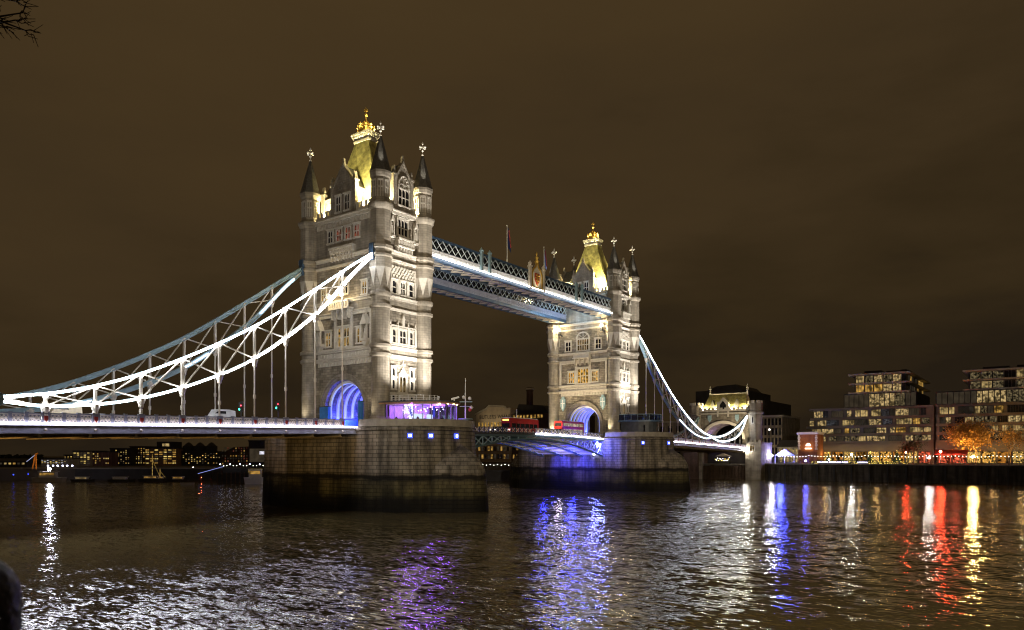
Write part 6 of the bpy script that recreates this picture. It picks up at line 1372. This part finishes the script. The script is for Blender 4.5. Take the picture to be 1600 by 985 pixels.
spots = [(33, 193, 'walker in black left of the violet planters'), (40, 192.4, 'walker in navy before the long violet planter'), (49, 193.4, 'walker in brown right of the violet planters'), (58.5, 192.5, 'walker in grey under the dark tree'), (64, 194, 'stroller in black left of the red restaurant'), (69, 193.2, 'stroller in navy before the red restaurant'), (72.5, 195, 'stroller in brown under the red awning'), (76, 192.3, 'person in grey just left of the amber lamp'), (84, 193, 'person in black between the two orange trees'), (90, 192.6, 'person in navy below the bare orange tree')]
for i, (x, y, l) in enumerate(spots): person(x, y, QZ, 1.57 if i % 2 else -1.57, 1, i % 4, l, 'people on the promenade')
# ------------------------------------------------------------------ floodlights on the bridge, and added unseen fill
for yc in (5.1, 87.1):
    k = 1.0
    for dy in (-3.2, 3.2):
        spot('river_face_flood', (18.0, yc + dy, 18.6 if yc < 50 else 20.6), (9.2, yc + dy*.5, 33), 15500*k, (1, .94, .86), 95, .7)
    spot('river_face_high_flood', (22.0, yc, 20.6), (9.2, yc, 51), 66000*k, (1, .93, .84), 36, .8)
    for x, y in ((5.3, -4.72), (-5.3, -4.72), (7.6, -2.8), (7.6, 2.9), (-7.6, -2.8)):
        point('roof_flood', (x, yc + y, 52.2), 11000, (1, .83, .42), .2)
    for (x, y, ax, ay) in ((5.0, -5.0, 2.6, -2.0), (-5.0, -5.0, -2.6, -2.0), (8.8, -2.9, 3.2, -1.0), (8.8, 2.9, 3.2, 1.0)): spot('roof_spot', (x, yc + y, 52.9), (ax, yc + ay, 60.5), 15000, (1, .88, .42), 75, .8, .2)
    for sx, sy in ((1, -1), (-1, -1), (1, 1)):
        spot('crown_flood', (sx*2.1, yc + sy*1.45, 67.5), (0, yc, 69.6), 800, (1, .85, .5), 80, .5)
    for sx in (1, -1):
        for sy in (1, -1): spot('finial_fill', (sx*(HX + 1.75), yc + sy*HY - 1.5, 56.9), (sx*HX, yc + sy*HY, 64), 1500, (1, .93, .78), 34, .7, .1)  # fill spots added to brighten the finials
    for y in (-3.5, 0, 3.5):
        point('arch_blue_light', (-3.6, yc + y, 15.4), 2300, (.03, .045, 1), .3); point('arch_white_light', (-4.1, yc + y + .8, 14.2), 110, (.9, .93, 1), .2)
        point('arch_blue_light', (3.6, yc + y, 15.4), 700, (.03, .045, 1), .3)
for x in (-1.9, 1.5): point('balcony_flood', (x, -2.6, 36.6), 420, (1, .78, .42), .3)
for x in (-6.6, 6.4): point('tower_lamp', (x, 80.0, 42.6), 2600, (1, .80, .45), .42)
for x in (-8.2, 8.2): spot('turret_base_flood', (x, 79.2, 14.6), (x*1.12, 82, 24), 2600, (1, .86, .55), 70, .7)
for x in (-4, 4): spot('far_tower_front_flood', (x, 70.0, 14.2), (x*.5, 82, 30), 9000, (1, .80, .48), 80, .8)
for x in (-8.6, 8.2): spot('near_tower_base_flood', (x, -3.6, 14.4), (x*1.1, 0, 24), 900, (1, .85, .6), 70, .7)
spot('north_bank_fill', (70, -120, 22), (0, 5, 46), 56000, (1, .80, .54), 34, .5, 2)  # unseen fill spots added in place of city light from the bank
spot('north_bank_fill', (190, -40, 13), (16, 4, 9), 38000, (1, .84, .62), 40, .6, 2)
spot('north_bank_fill', (140, -110, 20), (5, 80, 18), 300000, (1, .84, .60), 42, .6, 2)
for x, y, p_ in ((8.6, 73.8, 2600), (3, 73.6, 1800), (-4, 73.6, 1800)): point('bascule_blue_light', (x, y, 10.9), p_*2.4, (.03, .04, 1), .3)
for x, y, p_ in ((5.8, 66, 900), (-2, 66, 900), (4, 70, 900)): point('bascule_blue_uplight', (x, y, zb2(y) - 1.2), p_, (.04, .05, 1), .3)
for x in (-3, 4): spot('pier_blue_flood', (x, 71.5, 9.2), (x, 76.6, 6), 7500, (.03, .04, 1), 80, .7)
spot('far_pier_fill', (150, -60, 10), (2, 80, 6), 260000, (1, .84, .60), 17, .4, 1.5)  # unseen fill added to brighten the far pier
point('bascule_white_light', (0.5, 69, 8.0), 330, (1, .85, .95), .3)
for y in (73, 78): point('walkway_blue_light', (0, y, 46.5), 900, (.35, .65, 1), .3)
point('walkway_end_light', (0, 14, 46.5), 300, (.5, .75, 1), .3)
for y in (20, 40, 60): point('walkway_soffit_light', (2.0, y, 41.5), 420, (1, .82, .6), .3)
spot('crest_flood', (10.9, 46.3, 45.2), (9.2, 46.3, 49), 260, (1, .85, .5), 90, .6)
spot('underdeck_amber_lamp', (-2, -98, 8.6), (-2, -60, 11.6), 60000, (1, .62, .2), 22, .5, .4)

M['bluewhite'] = EM('blue_white_flood', (.32, .38, 1), 260)
# lamps one can see under the far leaf
for i, (x, y, z, r_) in enumerate(((9.6, 73.4, 11.6, .34), (7.0, 75.4, 9.2, .2))):
    m = MB(); m.sphere((0, 0, 0), r_, 10, 8); l_ = thing('bascule_lamp', ('dazzling blue white lamp at the pier end of the blue lit leaf', 'smaller blue lamp low against the far pier face')[i], 'lamp', (x, y, z)); m.build('lamp', M['bluewhite'], l_); m = MB(); m.lathe([(.2, -.5), (.25, -.2)], 0, 0, 8); m.build('lamp_socket', M['steel'], l_)
